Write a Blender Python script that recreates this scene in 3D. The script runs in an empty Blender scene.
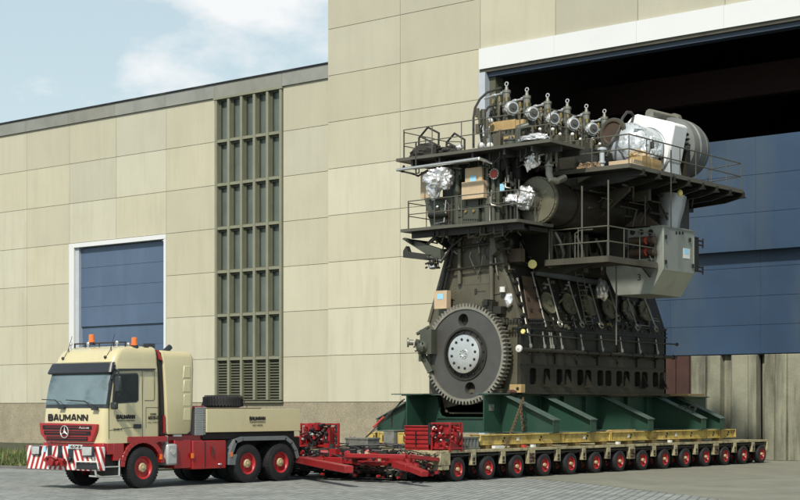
import bpy, bmesh, math, random
from mathutils import Vector, Matrix
random.seed(7)
sc = bpy.context.scene
COL = sc.collection
R = math.radians

# ------------------------------------------------------------------ camera
CAM_Z, FPX, YAW, HORIZON = 2.2, 1565.0, R(39.06), 408.0
cam_d = bpy.data.cameras.new('camera'); cam = bpy.data.objects.new('camera', cam_d); COL.objects.link(cam)
cam.location = (0, 0, CAM_Z); cam.rotation_euler = (R(90), 0, YAW)
cam_d.sensor_width = 36; cam_d.lens = FPX/800*36; cam_d.shift_y = (HORIZON-250)/800
cam_d.clip_start = 0.5; cam_d.clip_end = 3000
sc.camera = cam

# ------------------------------------------------------------------ world and sun
SUN = Vector((0.24, -0.66, 0.74)).normalized()          # direction towards the sun
w = bpy.data.worlds.new('World'); sc.world = w; w.use_nodes = True
nt = w.node_tree; nt.nodes.clear()
out = nt.nodes.new('ShaderNodeOutputWorld'); bg = nt.nodes.new('ShaderNodeBackground')
sky = nt.nodes.new('ShaderNodeTexSky'); sky.sky_type = 'NISHITA'; sky.sun_disc = False
sky.sun_elevation = math.asin(SUN.z); sky.sun_rotation = math.atan2(SUN.x, SUN.y)
sky.air_density = 1.3; sky.dust_density = 2.2; sky.ozone_density = 1.0
tc = nt.nodes.new('ShaderNodeTexCoord'); mp = nt.nodes.new('ShaderNodeMapping')
mp.inputs['Location'].default_value = (0.55, 0.2, 0.35); mp.inputs['Scale'].default_value = (1, 1, 1.9)
ns = nt.nodes.new('ShaderNodeTexNoise'); ns.inputs['Scale'].default_value = 8.5; ns.inputs['Detail'].default_value = 9; ns.inputs['Roughness'].default_value = 0.55
cr = nt.nodes.new('ShaderNodeValToRGB'); cr.color_ramp.elements[0].position = 0.50; cr.color_ramp.elements[1].position = 0.66
cr.color_ramp.elements[0].color = (0, 0, 0, 1)
vl = nt.nodes.new('ShaderNodeMixRGB'); vl.inputs['Fac'].default_value = 0.80; vl.inputs['Color2'].default_value = (6.8, 8.4, 9.0, 1)
mx = nt.nodes.new('ShaderNodeMixRGB'); mx.inputs['Color2'].default_value = (9.3, 9.5, 9.6, 1)
L = nt.links
L.new(tc.outputs['Generated'], mp.inputs['Vector']); L.new(mp.outputs['Vector'], ns.inputs['Vector'])
L.new(cr.outputs['Color'], mx.inputs['Fac'])
# horizon haze whitens the low sky, the zenith stays clear and blue
sp = nt.nodes.new('ShaderNodeSeparateXYZ'); L.new(tc.outputs['Generated'], sp.inputs[0])
mr = nt.nodes.new('ShaderNodeMapRange'); mr.inputs['From Min'].default_value = 0.05; mr.inputs['From Max'].default_value = 0.75; mr.inputs['To Min'].default_value = 0.92; mr.inputs['To Max'].default_value = 0.12
L.new(sp.outputs['Z'], mr.inputs['Value']); L.new(mr.outputs['Result'], vl.inputs['Fac'])
# a bank of cloud over the low hall, beside the tall one
cd_ = (Vector((-0.63-0.7766*0.08, 0.7766-0.63*0.08, 0.262))).normalized()
dp = nt.nodes.new('ShaderNodeVectorMath'); dp.operation = 'DOT_PRODUCT'; dp.inputs[1].default_value = cd_; L.new(tc.outputs['Generated'], dp.inputs[0])
mb = nt.nodes.new('ShaderNodeMapRange'); mb.interpolation_type = 'SMOOTHSTEP'; mb.inputs['From Min'].default_value = math.cos(0.13); mb.inputs['From Max'].default_value = math.cos(0.01); mb.inputs['To Min'].default_value = -0.06; mb.inputs['To Max'].default_value = 0.075
L.new(dp.outputs['Value'], mb.inputs['Value'])
ad = nt.nodes.new('ShaderNodeMath'); ad.operation = 'ADD'; L.new(ns.outputs['Fac'], ad.inputs[0]); L.new(mb.outputs['Result'], ad.inputs[1])
L.new(ad.outputs[0], cr.inputs['Fac']); L.new(sky.outputs['Color'], vl.inputs['Color1']); L.new(vl.outputs['Color'], mx.inputs['Color1']); L.new(mx.outputs['Color'], bg.inputs['Color'])
bg.inputs['Strength'].default_value = 0.10
L.new(bg.outputs['Background'], out.inputs['Surface'])
sun_d = bpy.data.lights.new('sun', 'SUN'); sun_d.energy = 4.3; sun_d.angle = R(3); sun_d.color = (1.0, 0.955, 0.87)
sun = bpy.data.objects.new('sun', sun_d); COL.objects.link(sun); sun.location = (0, 0, 60)
sun.rotation_euler = SUN.to_track_quat('Z', 'Y').to_euler()
vs = sc.view_settings; vs.view_transform = 'Standard'; vs.look = 'None'; vs.gamma = 1; vs.exposure = 0.0; vs.use_curve_mapping = False

# ------------------------------------------------------------------ photo pixel -> point on a plane of the place
CR, CF = Vector((math.cos(YAW), math.sin(YAW), 0)), Vector((-math.sin(YAW), math.cos(YAW), 0))
EYE = Vector((0, 0, CAM_Z))
def ray(px, py): return CF + CR*((px-400)/FPX) + Vector((0, 0, (HORIZON-py)/FPX))
def onX(px, py, X): r = ray(px, py); return EYE + r*(X/r.x)
def onY(px, py, Y): r = ray(px, py); return EYE + r*(Y/r.y)
def onZ(px, py, Z): r = ray(px, py); return EYE + r*((Z-CAM_Z)/r.z)
def onP(px, py, p, n): r = ray(px, py); return EYE + r*((p-EYE).dot(n)/r.dot(n))
V = Vector

# ------------------------------------------------------------------ materials
MATS = {}
def mat(name, rgb, rough=0.6, metal=0.0, var=0.12, scale=1.5, bump=0.0, bscale=40, dirt_or_reflection=None, dscale=(2, 2, 0.4), damt=0.5, tone=False, coat=0.0, spec=0.5, emit=None, small=0.0):
    m = bpy.data.materials.new(name); m.use_nodes = True; MATS[name] = m
    t = m.node_tree; b = t.nodes['Principled BSDF']; lk = t.links
    b.inputs['Roughness'].default_value = rough; b.inputs['Metallic'].default_value = metal
    b.inputs['Specular IOR Level'].default_value = spec; b.inputs['Coat Weight'].default_value = coat; b.inputs['Coat Roughness'].default_value = 0.08
    c = t.nodes.new('ShaderNodeTexCoord')
    n = t.nodes.new('ShaderNodeTexNoise'); n.inputs['Scale'].default_value = scale; n.inputs['Detail'].default_value = 6; n.inputs['Roughness'].default_value = 0.6
    lk.new(c.outputs['Object'], n.inputs['Vector'])
    rp = t.nodes.new('ShaderNodeMapRange'); rp.inputs['From Min'].default_value = 0.3; rp.inputs['From Max'].default_value = 0.7
    rp.inputs['To Min'].default_value = 1-var; rp.inputs['To Max'].default_value = 1+var
    lk.new(n.outputs['Fac'], rp.inputs['Value'])
    val = rp.outputs['Result']
    if small:
        n4 = t.nodes.new('ShaderNodeTexNoise'); n4.inputs['Scale'].default_value = 25; n4.inputs['Detail'].default_value = 3; lk.new(c.outputs['Object'], n4.inputs['Vector'])
        r4 = t.nodes.new('ShaderNodeMapRange'); r4.inputs['From Min'].default_value = 0.3; r4.inputs['From Max'].default_value = 0.7; r4.inputs['To Min'].default_value = 1-small; r4.inputs['To Max'].default_value = 1+small
        lk.new(n4.outputs['Fac'], r4.inputs['Value'])
        q = t.nodes.new('ShaderNodeMath'); q.operation = 'MULTIPLY'; lk.new(val, q.inputs[0]); lk.new(r4.outputs['Result'], q.inputs[1]); val = q.outputs[0]
    if tone:
        a = t.nodes.new('ShaderNodeAttribute'); a.attribute_name = 'tone'; tone_out = a.outputs['Fac']
        q = t.nodes.new('ShaderNodeMath'); q.operation = 'MULTIPLY'; lk.new(val, q.inputs[0]); lk.new(a.outputs['Fac'], q.inputs[1]); val = q.outputs[0]
    sc_ = t.nodes.new('ShaderNodeVectorMath'); sc_.operation = 'SCALE'; sc_.inputs[0].default_value = rgb
    if tone:
        h1 = t.nodes.new('ShaderNodeMath'); h1.operation = 'MULTIPLY'; h1.inputs[1].default_value = 917.3; lk.new(tone_out, h1.inputs[0])
        h2 = t.nodes.new('ShaderNodeMath'); h2.operation = 'FRACT'; lk.new(h1.outputs[0], h2.inputs[0])
        h3 = t.nodes.new('ShaderNodeMixRGB'); lk.new(h2.outputs[0], h3.inputs['Fac']); h3.inputs['Color1'].default_value = (*rgb, 1); h3.inputs['Color2'].default_value = (rgb[0]*.965, rgb[1]*.995, rgb[2]*1.06, 1)
        lk.new(h3.outputs['Color'], sc_.inputs[0])
    lk.new(val, sc_.inputs['Scale'])
    col = sc_.outputs['Vector']
    if dirt_or_reflection:
        mpn = t.nodes.new('ShaderNodeMapping'); mpn.inputs['Scale'].default_value = dscale; lk.new(c.outputs['Object'], mpn.inputs['Vector'])
        n2 = t.nodes.new('ShaderNodeTexNoise'); n2.inputs['Scale'].default_value = 1; n2.inputs['Detail'].default_value = 8; n2.inputs['Roughness'].default_value = 0.65
        lk.new(mpn.outputs['Vector'], n2.inputs['Vector'])
        r2 = t.nodes.new('ShaderNodeMapRange'); r2.inputs['From Min'].default_value = 0.48; r2.inputs['From Max'].default_value = 0.72; r2.inputs['To Max'].default_value = damt
        lk.new(n2.outputs['Fac'], r2.inputs['Value'])
        mm = t.nodes.new('ShaderNodeMixRGB'); lk.new(r2.outputs['Result'], mm.inputs['Fac']); lk.new(col, mm.inputs['Color1']); mm.inputs['Color2'].default_value = (*dirt_or_reflection, 1)
        col = mm.outputs['Color']
    lk.new(col, b.inputs['Base Color'])
    if bump:
        n3 = t.nodes.new('ShaderNodeTexNoise'); n3.inputs['Scale'].default_value = bscale; n3.inputs['Detail'].default_value = 4; lk.new(c.outputs['Object'], n3.inputs['Vector'])
        bp = t.nodes.new('ShaderNodeBump'); bp.inputs['Strength'].default_value = bump; bp.inputs['Distance'].default_value = 0.02
        lk.new(n3.outputs['Fac'], bp.inputs['Height']); lk.new(bp.outputs['Normal'], b.inputs['Normal'])
    if emit: b.inputs['Emission Color'].default_value = (*emit, 1); b.inputs['Emission Strength'].default_value = 0.4
    return m
mat('wall_concrete', (0.510, 0.478, 0.345), 0.85, var=0.045, scale=0.35, bump=0.25, bscale=25, dirt_or_reflection=(0.36, 0.34, 0.25), dscale=(1.6, 1.6, 0.20), damt=0.42, tone=True, small=0.06)
mat('pebbledash', (0.30, 0.265, 0.185), 0.95, var=0.12, scale=1.2, bump=0.8, bscale=35, dirt_or_reflection=(0.16, 0.15, 0.10), dscale=(0.5, 0.5, 0.5), damt=0.4, small=0.35)
mat('parapet_metal', (0.24, 0.24, 0.20), 0.6, var=0.1, scale=0.6, dirt_or_reflection=(0.12, 0.12, 0.10), dscale=(0.6, 0.6, 0.3), tone=True)
mat('joint_dark', (0.22, 0.205, 0.15), 0.9)
mat('olive_frame', (0.21, 0.21, 0.145), 0.55, var=0.1, scale=1)
mat('olive_dark', (0.085, 0.09, 0.06), 0.6)
mat('wire_glass', (0.10, 0.125, 0.11), 0.22, var=0.25, scale=0.5, dirt_or_reflection=(0.16, 0.17, 0.13), dscale=(1, 1, 0.25), damt=0.5)
mat('white_paint', (0.66, 0.67, 0.66), 0.5, var=0.03, scale=0.5, dirt_or_reflection=(0.55, 0.56, 0.53), dscale=(0.5, 0.5, 0.5), damt=0.2)
mat('grey_frame', (0.42, 0.46, 0.50), 0.5, var=0.06)
mat('blue_door', (0.075, 0.116, 0.182), 0.5, var=0.10, scale=0.35, dirt_or_reflection=(0.13, 0.17, 0.25), dscale=(0.7, 0.7, 0.12), damt=0.4)
mat('gate_blue_shaded', (0.026, 0.054, 0.100), 0.5, var=0.22, scale=0.25, dirt_or_reflection=(0.055, 0.075, 0.088), dscale=(0.5, 0.5, 0.10), damt=0.7)  # darker than the roller door: shade on the gate put into the colour
mat('blue_door_dark', (0.03, 0.045, 0.07), 0.5, var=0.10, scale=0.4)
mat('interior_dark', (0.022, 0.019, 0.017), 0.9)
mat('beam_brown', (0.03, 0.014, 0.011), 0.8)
mat('stained_concrete', (0.235, 0.232, 0.165), 0.9, var=0.25, scale=0.7, bump=0.5, bscale=12, dirt_or_reflection=(0.035, 0.035, 0.025), dscale=(1.5, 1.5, 0.16), damt=1.0, small=0.08)
mat('rust_red', (0.055, 0.024, 0.017), 0.85, var=0.25, scale=1.2)
mat('grey_slab', (0.40, 0.40, 0.36), 0.85)
mat('engine_light', (0.104, 0.096, 0.066), 0.48, metal=0.15, var=0.16, scale=0.9, dirt_or_reflection=(0.050, 0.042, 0.028), dscale=(1.5, 1.5, 0.5), damt=0.6, bump=0.1, bscale=18)
mat('engine_dark', (0.026, 0.025, 0.0175), 0.38, metal=0.1, var=0.25, scale=1.1, dirt_or_reflection=(0.012, 0.010, 0.007), dscale=(1.4, 1.4, 0.6), damt=0.7, bump=0.1, bscale=18)
mat('engine_green', (0.068, 0.074, 0.054), 0.45, metal=0.1, var=0.15, scale=1.5, dirt_or_reflection=(0.035, 0.035, 0.028), damt=0.5)
mat('engine_black', (0.010, 0.0095, 0.008), 0.6)
mat('engine_brown', (0.060, 0.038, 0.022), 0.55, var=0.25, scale=1.5, dirt_or_reflection=(0.04, 0.025, 0.015))
mat('receiver_brown', (0.040, 0.032, 0.022), 0.4, metal=0.2, var=0.2, scale=0.8, dirt_or_reflection=(0.02, 0.015, 0.01), damt=0.6)
mat('duct_brown', (0.085, 0.076, 0.054), 0.42, metal=0.3, var=0.2, scale=0.8, dirt_or_reflection=(0.04, 0.032, 0.02), damt=0.6)
mat('pipe_steel', (0.25, 0.24, 0.20), 0.38, metal=0.6, var=0.15, scale=4)
mat('rail_grey', (0.088, 0.084, 0.064), 0.5, var=0.1, scale=2)
mat('rail_dark', (0.028, 0.026, 0.022), 0.5)
mat('bright_steel', (0.72, 0.71, 0.67), 0.30, metal=0.85, var=0.10, scale=3)
mat('cover_olive', (0.15, 0.14, 0.092), 0.4, metal=0.3, var=0.15, scale=2)
mat('gear_steel', (0.105, 0.102, 0.092), 0.42, metal=0.5, var=0.14, scale=1.1, dirt_or_reflection=(0.09, 0.08, 0.06), dscale=(2, 2, 2), damt=0.5)
mat('gear_teeth', (0.30, 0.285, 0.235), 0.45, metal=0.5, var=0.15, scale=6, dirt_or_reflection=(0.12, 0.09, 0.05), dscale=(5, 5, 5), damt=0.6)
mat('foil', (0.90, 0.90, 0.89), 0.36, metal=0.8, var=0.04, scale=8)
mat('cooler_silver', (0.34, 0.36, 0.31), 0.38, metal=0.5, var=0.12, scale=0.7, dirt_or_reflection=(0.22, 0.23, 0.19), dscale=(1.5, 1.5, 1), damt=0.4)
mat('casing_white', (0.74, 0.75, 0.74), 0.5, var=0.05, scale=1, dirt_or_reflection=(0.45, 0.46, 0.44), dscale=(1.5, 1.5, 1.5), damt=0.4)
mat('casing_blue_grey', (0.50, 0.54, 0.55), 0.40, metal=0.3, var=0.10, scale=1.5, dirt_or_reflection=(0.25, 0.28, 0.28), damt=0.5)
mat('drum_grey', (0.15, 0.16, 0.15), 0.5, metal=0.2, var=0.15, scale=1.5, dirt_or_reflection=(0.13, 0.14, 0.12), dscale=(2, 2, 2), damt=0.6)
mat('brass', (0.36, 0.26, 0.10), 0.35, metal=0.7)
mat('plywood', (0.50, 0.385, 0.245), 0.7, var=0.12, scale=2, dirt_or_reflection=(0.40, 0.28, 0.15), dscale=(8, 8, 1), damt=0.3)
mat('timber', (0.40, 0.28, 0.12), 0.75, var=0.2, scale=3, dirt_or_reflection=(0.22, 0.14, 0.06), dscale=(6, 6, 2), damt=0.5)
mat('cardboard', (0.24, 0.165, 0.09), 0.85, var=0.2, scale=4)
mat('cloth_dark', (0.035, 0.032, 0.026), 0.9, var=0.3, scale=4)
mat('label_blue', (0.30, 0.60, 0.78), 0.6)
mat('label_white', (0.62, 0.62, 0.57), 0.6)
mat('label_yellow', (0.72, 0.62, 0.22), 0.5)
mat('signal_red', (0.42, 0.045, 0.03), 0.5)
mat('cradle_green', (0.016, 0.052, 0.033), 0.45, var=0.16, scale=0.9, dirt_or_reflection=(0.030, 0.060, 0.045), dscale=(1.5, 1.5, 0.7), damt=0.6, bump=0.05)
mat('cradle_edge', (0.07, 0.105, 0.085), 0.5, var=0.2, scale=3)
mat('deck_cream', (0.36, 0.315, 0.185), 0.6, var=0.22, scale=2.5, dirt_or_reflection=(0.05, 0.04, 0.025), dscale=(4, 4, 3), damt=1.0, small=0.15)
mat('beam_yellow', (0.47, 0.355, 0.095), 0.55, var=0.18, scale=1.5, dirt_or_reflection=(0.16, 0.09, 0.03), dscale=(2.2, 2.2, 2.2), damt=0.9, bump=0.15, small=0.1)
mat('chassis_dark', (0.018, 0.017, 0.015), 0.7, var=0.3, scale=3)
mat('transporter_red', (0.27, 0.012, 0.014), 0.42, var=0.15, scale=2, dirt_or_reflection=(0.10, 0.012, 0.010), dscale=(3, 3, 3), damt=0.6)
mat('truck_red', (0.33, 0.014, 0.016), 0.26, var=0.10, scale=1, coat=0.5, dirt_or_reflection=(0.16, 0.05, 0.04), dscale=(2, 2, 1), damt=0.45)
mat('truck_cream', (0.57, 0.505, 0.290), 0.24, var=0.04, scale=0.8, coat=0.6, dirt_or_reflection=(0.40, 0.36, 0.23), dscale=(1.3, 1.3, .5), damt=0.35)
mat('truck_black', (0.018, 0.020, 0.022), 0.35, coat=0.3)
mat('rubber', (0.010, 0.0105, 0.0115), 0.72, var=0.25, scale=6, dirt_or_reflection=(0.022, 0.021, 0.019), dscale=(3, 3, 3), damt=0.6)
mat('rim_red', (0.40, 0.020, 0.022), 0.4, var=0.12, scale=4, dirt_or_reflection=(0.12, 0.02, 0.02), dscale=(5, 5, 5), damt=0.5)
mat('hub_cream', (0.42, 0.34, 0.19), 0.5, var=0.12, scale=6, dirt_or_reflection=(0.2, 0.15, 0.08), dscale=(6, 6, 6), damt=0.4)
mat('aluminium', (0.42, 0.43, 0.42), 0.38, metal=0.3, var=0.1, scale=3)
mat('mudguard_grey', (0.15, 0.165, 0.165), 0.45, metal=0.1, var=0.08, scale=2)
mat('steel_box_grey', (0.17, 0.18, 0.16), 0.6, metal=0.2, var=0.2, scale=3, dirt_or_reflection=(0.08, 0.065, 0.045), dscale=(4, 4, 4), damt=0.7)
mat('chain_rust', (0.15, 0.10, 0.055), 0.55, metal=0.5, var=0.25, scale=8)
mat('hose_black', (0.012, 0.012, 0.012), 0.45)
mat('windscreen', (0.24, 0.305, 0.31), 0.06, metal=0.55, var=0.12, scale=1.1, dirt_or_reflection=(0.03, 0.05, 0.05), dscale=(0.8, 0.8, 0.9), damt=0.95, spec=0.8)  # dark patches paint a reflection into the glass colour
mat('cab_glass', (0.010, 0.014, 0.012), 0.12, var=0.4, scale=3, spec=0.3)
mat('lamp_glass', (0.66, 0.68, 0.67), 0.12, metal=0.4, var=0.35, scale=9, dirt_or_reflection=(0.10, 0.10, 0.10), dscale=(9, 9, 9), damt=0.8)
mat('orange_lens', (0.80, 0.17, 0.02), 0.2, var=0.1, coat=0.5)
mat('print_dark', (0.012, 0.011, 0.010), 0.5)
mat('print_red', (0.35, 0.03, 0.03), 0.5)
mat('grille_mesh', (0.008, 0.006, 0.006), 0.6)
mat('soil', (0.045, 0.05, 0.022), 0.95, var=0.3, scale=3)
mat('kerb_stone', (0.13, 0.125, 0.115), 0.9, var=0.2, scale=2, small=0.1)
mat('leaf_green', (0.075, 0.115, 0.028), 0.7, var=0.35, scale=2.0, small=0.3)
mat('dry_grass', (0.22, 0.19, 0.08), 0.8, var=0.3, scale=2)
mat('petal_orange', (0.65, 0.30, 0.04), 0.6)

# warning stripes (real paint on the bumper board): chevrons leaning outwards from the middle
def stripe_mat():
    m = bpy.data.materials.new('warning_stripes'); m.use_nodes = True; MATS['warning_stripes'] = m
    t = m.node_tree; b = t.nodes['Principled BSDF']; lk = t.links; b.inputs['Roughness'].default_value = 0.4
    c = t.nodes.new('ShaderNodeTexCoord'); s = t.nodes.new('ShaderNodeSeparateXYZ'); lk.new(c.outputs['Object'], s.inputs[0])
    def mth(op, a, b2):
        q = t.nodes.new('ShaderNodeMath'); q.operation = op
        for i, v in enumerate((a, b2)):
            if v is None: continue
            if isinstance(v, (int, float)): q.inputs[i].default_value = v
            else: lk.new(v, q.inputs[i])
        return q.outputs[0]
    xx = mth('ABSOLUTE', mth('SUBTRACT', s.outputs['X'], 0.0), None)
    a = mth('ADD', mth('ADD', xx, mth('MULTIPLY', s.outputs['Z'], 0.42)), mth('MULTIPLY', s.outputs['Y'], 1.0))
    f = mth('GREATER_THAN', mth('FRACT', mth('DIVIDE', a, 0.205), None), 0.5)
    mm = t.nodes.new('ShaderNodeMixRGB'); lk.new(f, mm.inputs['Fac']); mm.inputs['Color1'].default_value = (0.40, 0.02, 0.022, 1); mm.inputs['Color2'].default_value = (0.74, 0.73, 0.69, 1)
    lk.new(mm.outputs['Color'], b.inputs['Base Color'])
stripe_mat()

# ------------------------------------------------------------------ mesh builder
WL = {}                                                   # world position of every object built here
def ortho(d):
    d = d.normalized(); a = V((0, 0, 1)) if abs(d.z) < 0.9 else V((1, 0, 0))
    u = d.cross(a).normalized(); return u, d.cross(u).normalized()
class MB:
    def __init__(s): s.b = bmesh.new(); s.tones = None
    def face(s, pts):
        vs_ = [s.b.verts.new(p) for p in pts]
        try: return s.b.faces.new(vs_)
        except ValueError: return None
    def box(s, x0, x1, y0, y1, z0, z1):
        x0, x1 = sorted((x0, x1)); y0, y1 = sorted((y0, y1)); z0, z1 = sorted((z0, z1))
        return s.prism([V((x0, y0, z0)), V((x1, y0, z0)), V((x1, y1, z0)), V((x0, y1, z0))], V((0, 0, z1-z0)))
    def prism(s, pts, vec):
        vec = V(vec); pts = [V(p) for p in pts]
        a = [s.b.verts.new(p) for p in pts]; c = [s.b.verts.new(p+vec) for p in pts]; n = len(pts)
        f = [s.b.faces.new(a[::-1]), s.b.faces.new(c)]
        for i in range(n): f.append(s.b.faces.new((a[i], a[(i+1) % n], c[(i+1) % n], c[i])))
        return f
    def bar(s, p0, p1, w_, h_, up=(0, 0, 1)):
        p0, p1 = V(p0), V(p1); d = (p1-p0).normalized(); up = V(up)
        sd = d.cross(up)
        if sd.length < 1e-4: sd = d.cross(V((1, 0, 0)))
        sd.normalize(); u = sd.cross(d).normalized()
        q = [p0+sd*(w_/2*a)+u*(h_/2*b_) for a, b_ in ((-1, -1), (1, -1), (1, 1), (-1, 1))]
        return s.prism(q, p1-p0)
    def ring(s, c, u, v, r, seg, ph=0): return [s.b.verts.new(c+u*(r*math.cos(2*math.pi*i/seg+ph))+v*(r*math.sin(2*math.pi*i/seg+ph))) for i in range(seg)]
    def lathe(s, p, axis, prof, seg=20, capped=True, ph=0, arc=None):
        p, axis = V(p), V(axis).normalized(); u, v = ortho(axis); rs = []
        for t, r in prof:
            c = p+axis*t
            rs.append([s.b.verts.new(c)] if r < 1e-5 else s.ring(c, u, v, r, seg, ph))
        for a, c in zip(rs, rs[1:]):
            for i in range(seg):
                j = (i+1) % seg
                if len(a) == 1 and len(c) == 1: continue
                if len(a) == 1: s.b.faces.new((a[0], c[j], c[i]))
                elif len(c) == 1: s.b.faces.new((a[i], a[j], c[0]))
                else: s.b.faces.new((a[i], a[j], c[j], c[i]))
        if capped:
            if len(rs[0]) > 1: s.b.faces.new(rs[0][::-1])
            if len(rs[-1]) > 1: s.b.faces.new(rs[-1])
    def cyl(s, p0, p1, r0, r1=None, seg=14):
        p0, p1 = V(p0), V(p1); r1 = r0 if r1 is None else r1
        s.lathe(p0, p1-p0, [(0, r0), ((p1-p0).length, r1)], seg)
    def tube(s, pts, r, seg=8, closed=False):
        pts = [V(p) for p in pts]; n = len(pts); rings = []; pu = None
        for i, p in enumerate(pts):
            a = pts[(i-1) % n] if (i or closed) else None; c = pts[(i+1) % n] if (i < n-1 or closed) else None
            d1 = (p-a).normalized() if a is not None else None; d2 = (c-p).normalized() if c is not None else None
            t = (d1+d2) if (d1 is not None and d2 is not None) else (d1 if d1 is not None else d2)
            if t.length < 1e-5: t = d1
            t = t.normalized(); k = 1.0
            if d1 is not None and d2 is not None: k = min(1.5, 1/max(0.5, t.dot(d2)))
            if pu is None: u, _ = ortho(t)
            else:
                u = pu-t*pu.dot(t)
                u = u.normalized() if u.length > 1e-4 else ortho(t)[0]
            pu = u; v = t.cross(u); rings.append(s.ring(p, u, v, r*(k if n < 6 else 1), seg))
        m_ = n if closed else n-1
        for i in range(m_):
            a, c = rings[i], rings[(i+1) % n]
            for j in range(seg): s.b.faces.new((a[j], a[(j+1) % seg], c[(j+1) % seg], c[j]))
        if not closed: s.b.faces.new(rings[0][::-1]); s.b.faces.new(rings[-1])
    def bolts(s, c, axis, Rr, n, r, h, ph=0):
        c, axis = V(c), V(axis).normalized(); u, v = ortho(axis)
        for i in range(n):
            a = 2*math.pi*i/n+ph; p = c+u*(Rr*math.cos(a))+v*(Rr*math.sin(a)); s.cyl(p, p+axis*h, r, seg=6)
    def sphere(s, c, r, sub=2, sq=(1, 1, 1)):
        g = bmesh.ops.create_icosphere(s.b, subdivisions=sub, radius=r)
        for v in g['verts']: v.co = V((v.co.x*sq[0], v.co.y*sq[1], v.co.z*sq[2]))+V(c)
        return g['verts']
    def crumple(s, c, size, seed=1, amp=0.16, sub=4):
        rnd = random.Random(seed); ds = [(V((rnd.gauss(0, 1), rnd.gauss(0, 1), rnd.gauss(0, 1))).normalized(), rnd.uniform(-1, 1)) for _ in range(60)]
        from mathutils import noise
        off = V((seed*3.1, seed*1.7, 0))
        for v in s.sphere((0, 0, 0), 1, sub):
            d = v.co.normalized()
            k = 1+amp*1.3*noise.noise(d*1.5+off)+amp*0.9*abs(noise.noise(d*3.2+off))-amp*0.35*abs(noise.noise(d*8+off))+rnd.uniform(-.012, .012)
            v.co = V((d.x*size[0]*k, d.y*size[1]*k, d.z*size[2]*k))+V(c)
    def build(s, name, material, parent=None, label=None, cat=None, group=None, kind=None, bevel=0, flat=False, origin=None, ang=32):
        org = V(origin) if origin is not None else (WL[parent] if parent is not None else None)
        if org is None:
            xs = [v.co for v in s.b.verts]; mn = V([min(c[i] for c in xs) for i in range(3)]); mxv = V([max(c[i] for c in xs) for i in range(3)])
            org = V(((mn.x+mxv.x)/2, (mn.y+mxv.y)/2, mn.z))
        bmesh.ops.translate(s.b, verts=s.b.verts, vec=-org)
        bmesh.ops.recalc_face_normals(s.b, faces=s.b.faces)
        me = bpy.data.meshes.new(name)
        if s.tones: 
            ly = s.b.faces.layers.float.new('tone_f')
        s.b.to_mesh(me)
        s.b.free()
        me.materials.append(MATS[material])
        if not flat:
            for p in me.polygons: p.use_smooth = True
            me.set_sharp_from_angle(angle=R(ang))
        if s.tones:
            at = me.attributes.get('tone_f'); 
            if at: me.attributes.remove(at)
            a = me.attributes.new('tone', 'FLOAT', 'FACE')
            for i, v in enumerate(s.tones): a.data[i].value = v
        first = None
        for me in (split_mesh(me) if parent is not None and not any(w_ in name for w_ in WHOLE) else [me]):
            o = bpy.data.objects.new(name, me); COL.objects.link(o); WL[o] = org
            if parent is not None: o.parent = parent; o.location = org-WL[parent]
            else: o.location = org
            tag(o, label, cat, group, kind)
            if bevel:
                bv = o.modifiers.new('bevel', 'BEVEL'); bv.width = bevel; bv.segments = 2; bv.limit_method = 'ANGLE'; bv.angle_limit = R(40)
            first = first or o
        return first
WHOLE = ('bolt', 'nut', 'stud', 'slat', 'louvre', 'lettering', 'hose', 'line', 'crumpl', 'foil', 'roller')
def split_mesh(me):
    """pieces of one mesh that stand apart become meshes of their own"""
    n = len(me.vertices)
    if n > 60000: return [me]
    par = list(range(n))
    def fd(i):
        while par[i] != i: par[i] = par[par[i]]; i = par[i]
        return i
    for e in me.edges:
        a, b = fd(e.vertices[0]), fd(e.vertices[1])
        if a != b: par[a] = b
    isl = {}
    for i in range(n): isl.setdefault(fd(i), []).append(i)
    if len(isl) < 2 or len(isl) > 400: return [me]
    keys = list(isl); bx_ = []
    for k in keys:
        cs = [me.vertices[i].co for i in isl[k]]; bx_.append(([min(c[j] for c in cs) for j in range(3)], [max(c[j] for c in cs) for j in range(3)]))
    sz = [max(h[j]-l[j] for j in range(3)) for l, h in bx_]; m_ = len(keys); pp = list(range(m_))
    def f2(i):
        while pp[i] != i: i = pp[i]
        return i
    for i in range(m_):
        for j in range(i+1, m_):
            g = math.sqrt(sum(max(0, bx_[i][0][k]-bx_[j][1][k], bx_[j][0][k]-bx_[i][1][k])**2 for k in range(3)))
            if g <= max(.02, .5*max(sz[i], sz[j])):
                a, b = f2(i), f2(j)
                if a != b: pp[a] = b
    grp = {}
    for i in range(m_): grp.setdefault(f2(i), set()).update(isl[keys[i]])
    if len(grp) < 2 or len(grp) > 90: return [me]
    res = []
    for vs_ in grp.values():
        b = bmesh.new(); b.from_mesh(me); b.verts.ensure_lookup_table()
        bmesh.ops.delete(b, geom=[v for v in b.verts if v.index not in vs_], context='VERTS')
        q = me.copy(); q.clear_geometry(); b.to_mesh(q); b.free(); res.append(q)
    return res
def tag(o, label=None, cat=None, group=None, kind=None):
    if label: o['label'] = label
    if cat: o['category'] = cat
    if group: o['group'] = group
    if kind: o['kind'] = kind
def thing(name, label, cat, loc, group=None):
    o = bpy.data.objects.new(name, None); COL.objects.link(o); o.location = loc; WL[o] = V(loc); o.empty_display_size = 0.3
    tag(o, label, cat, group); return o
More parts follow.
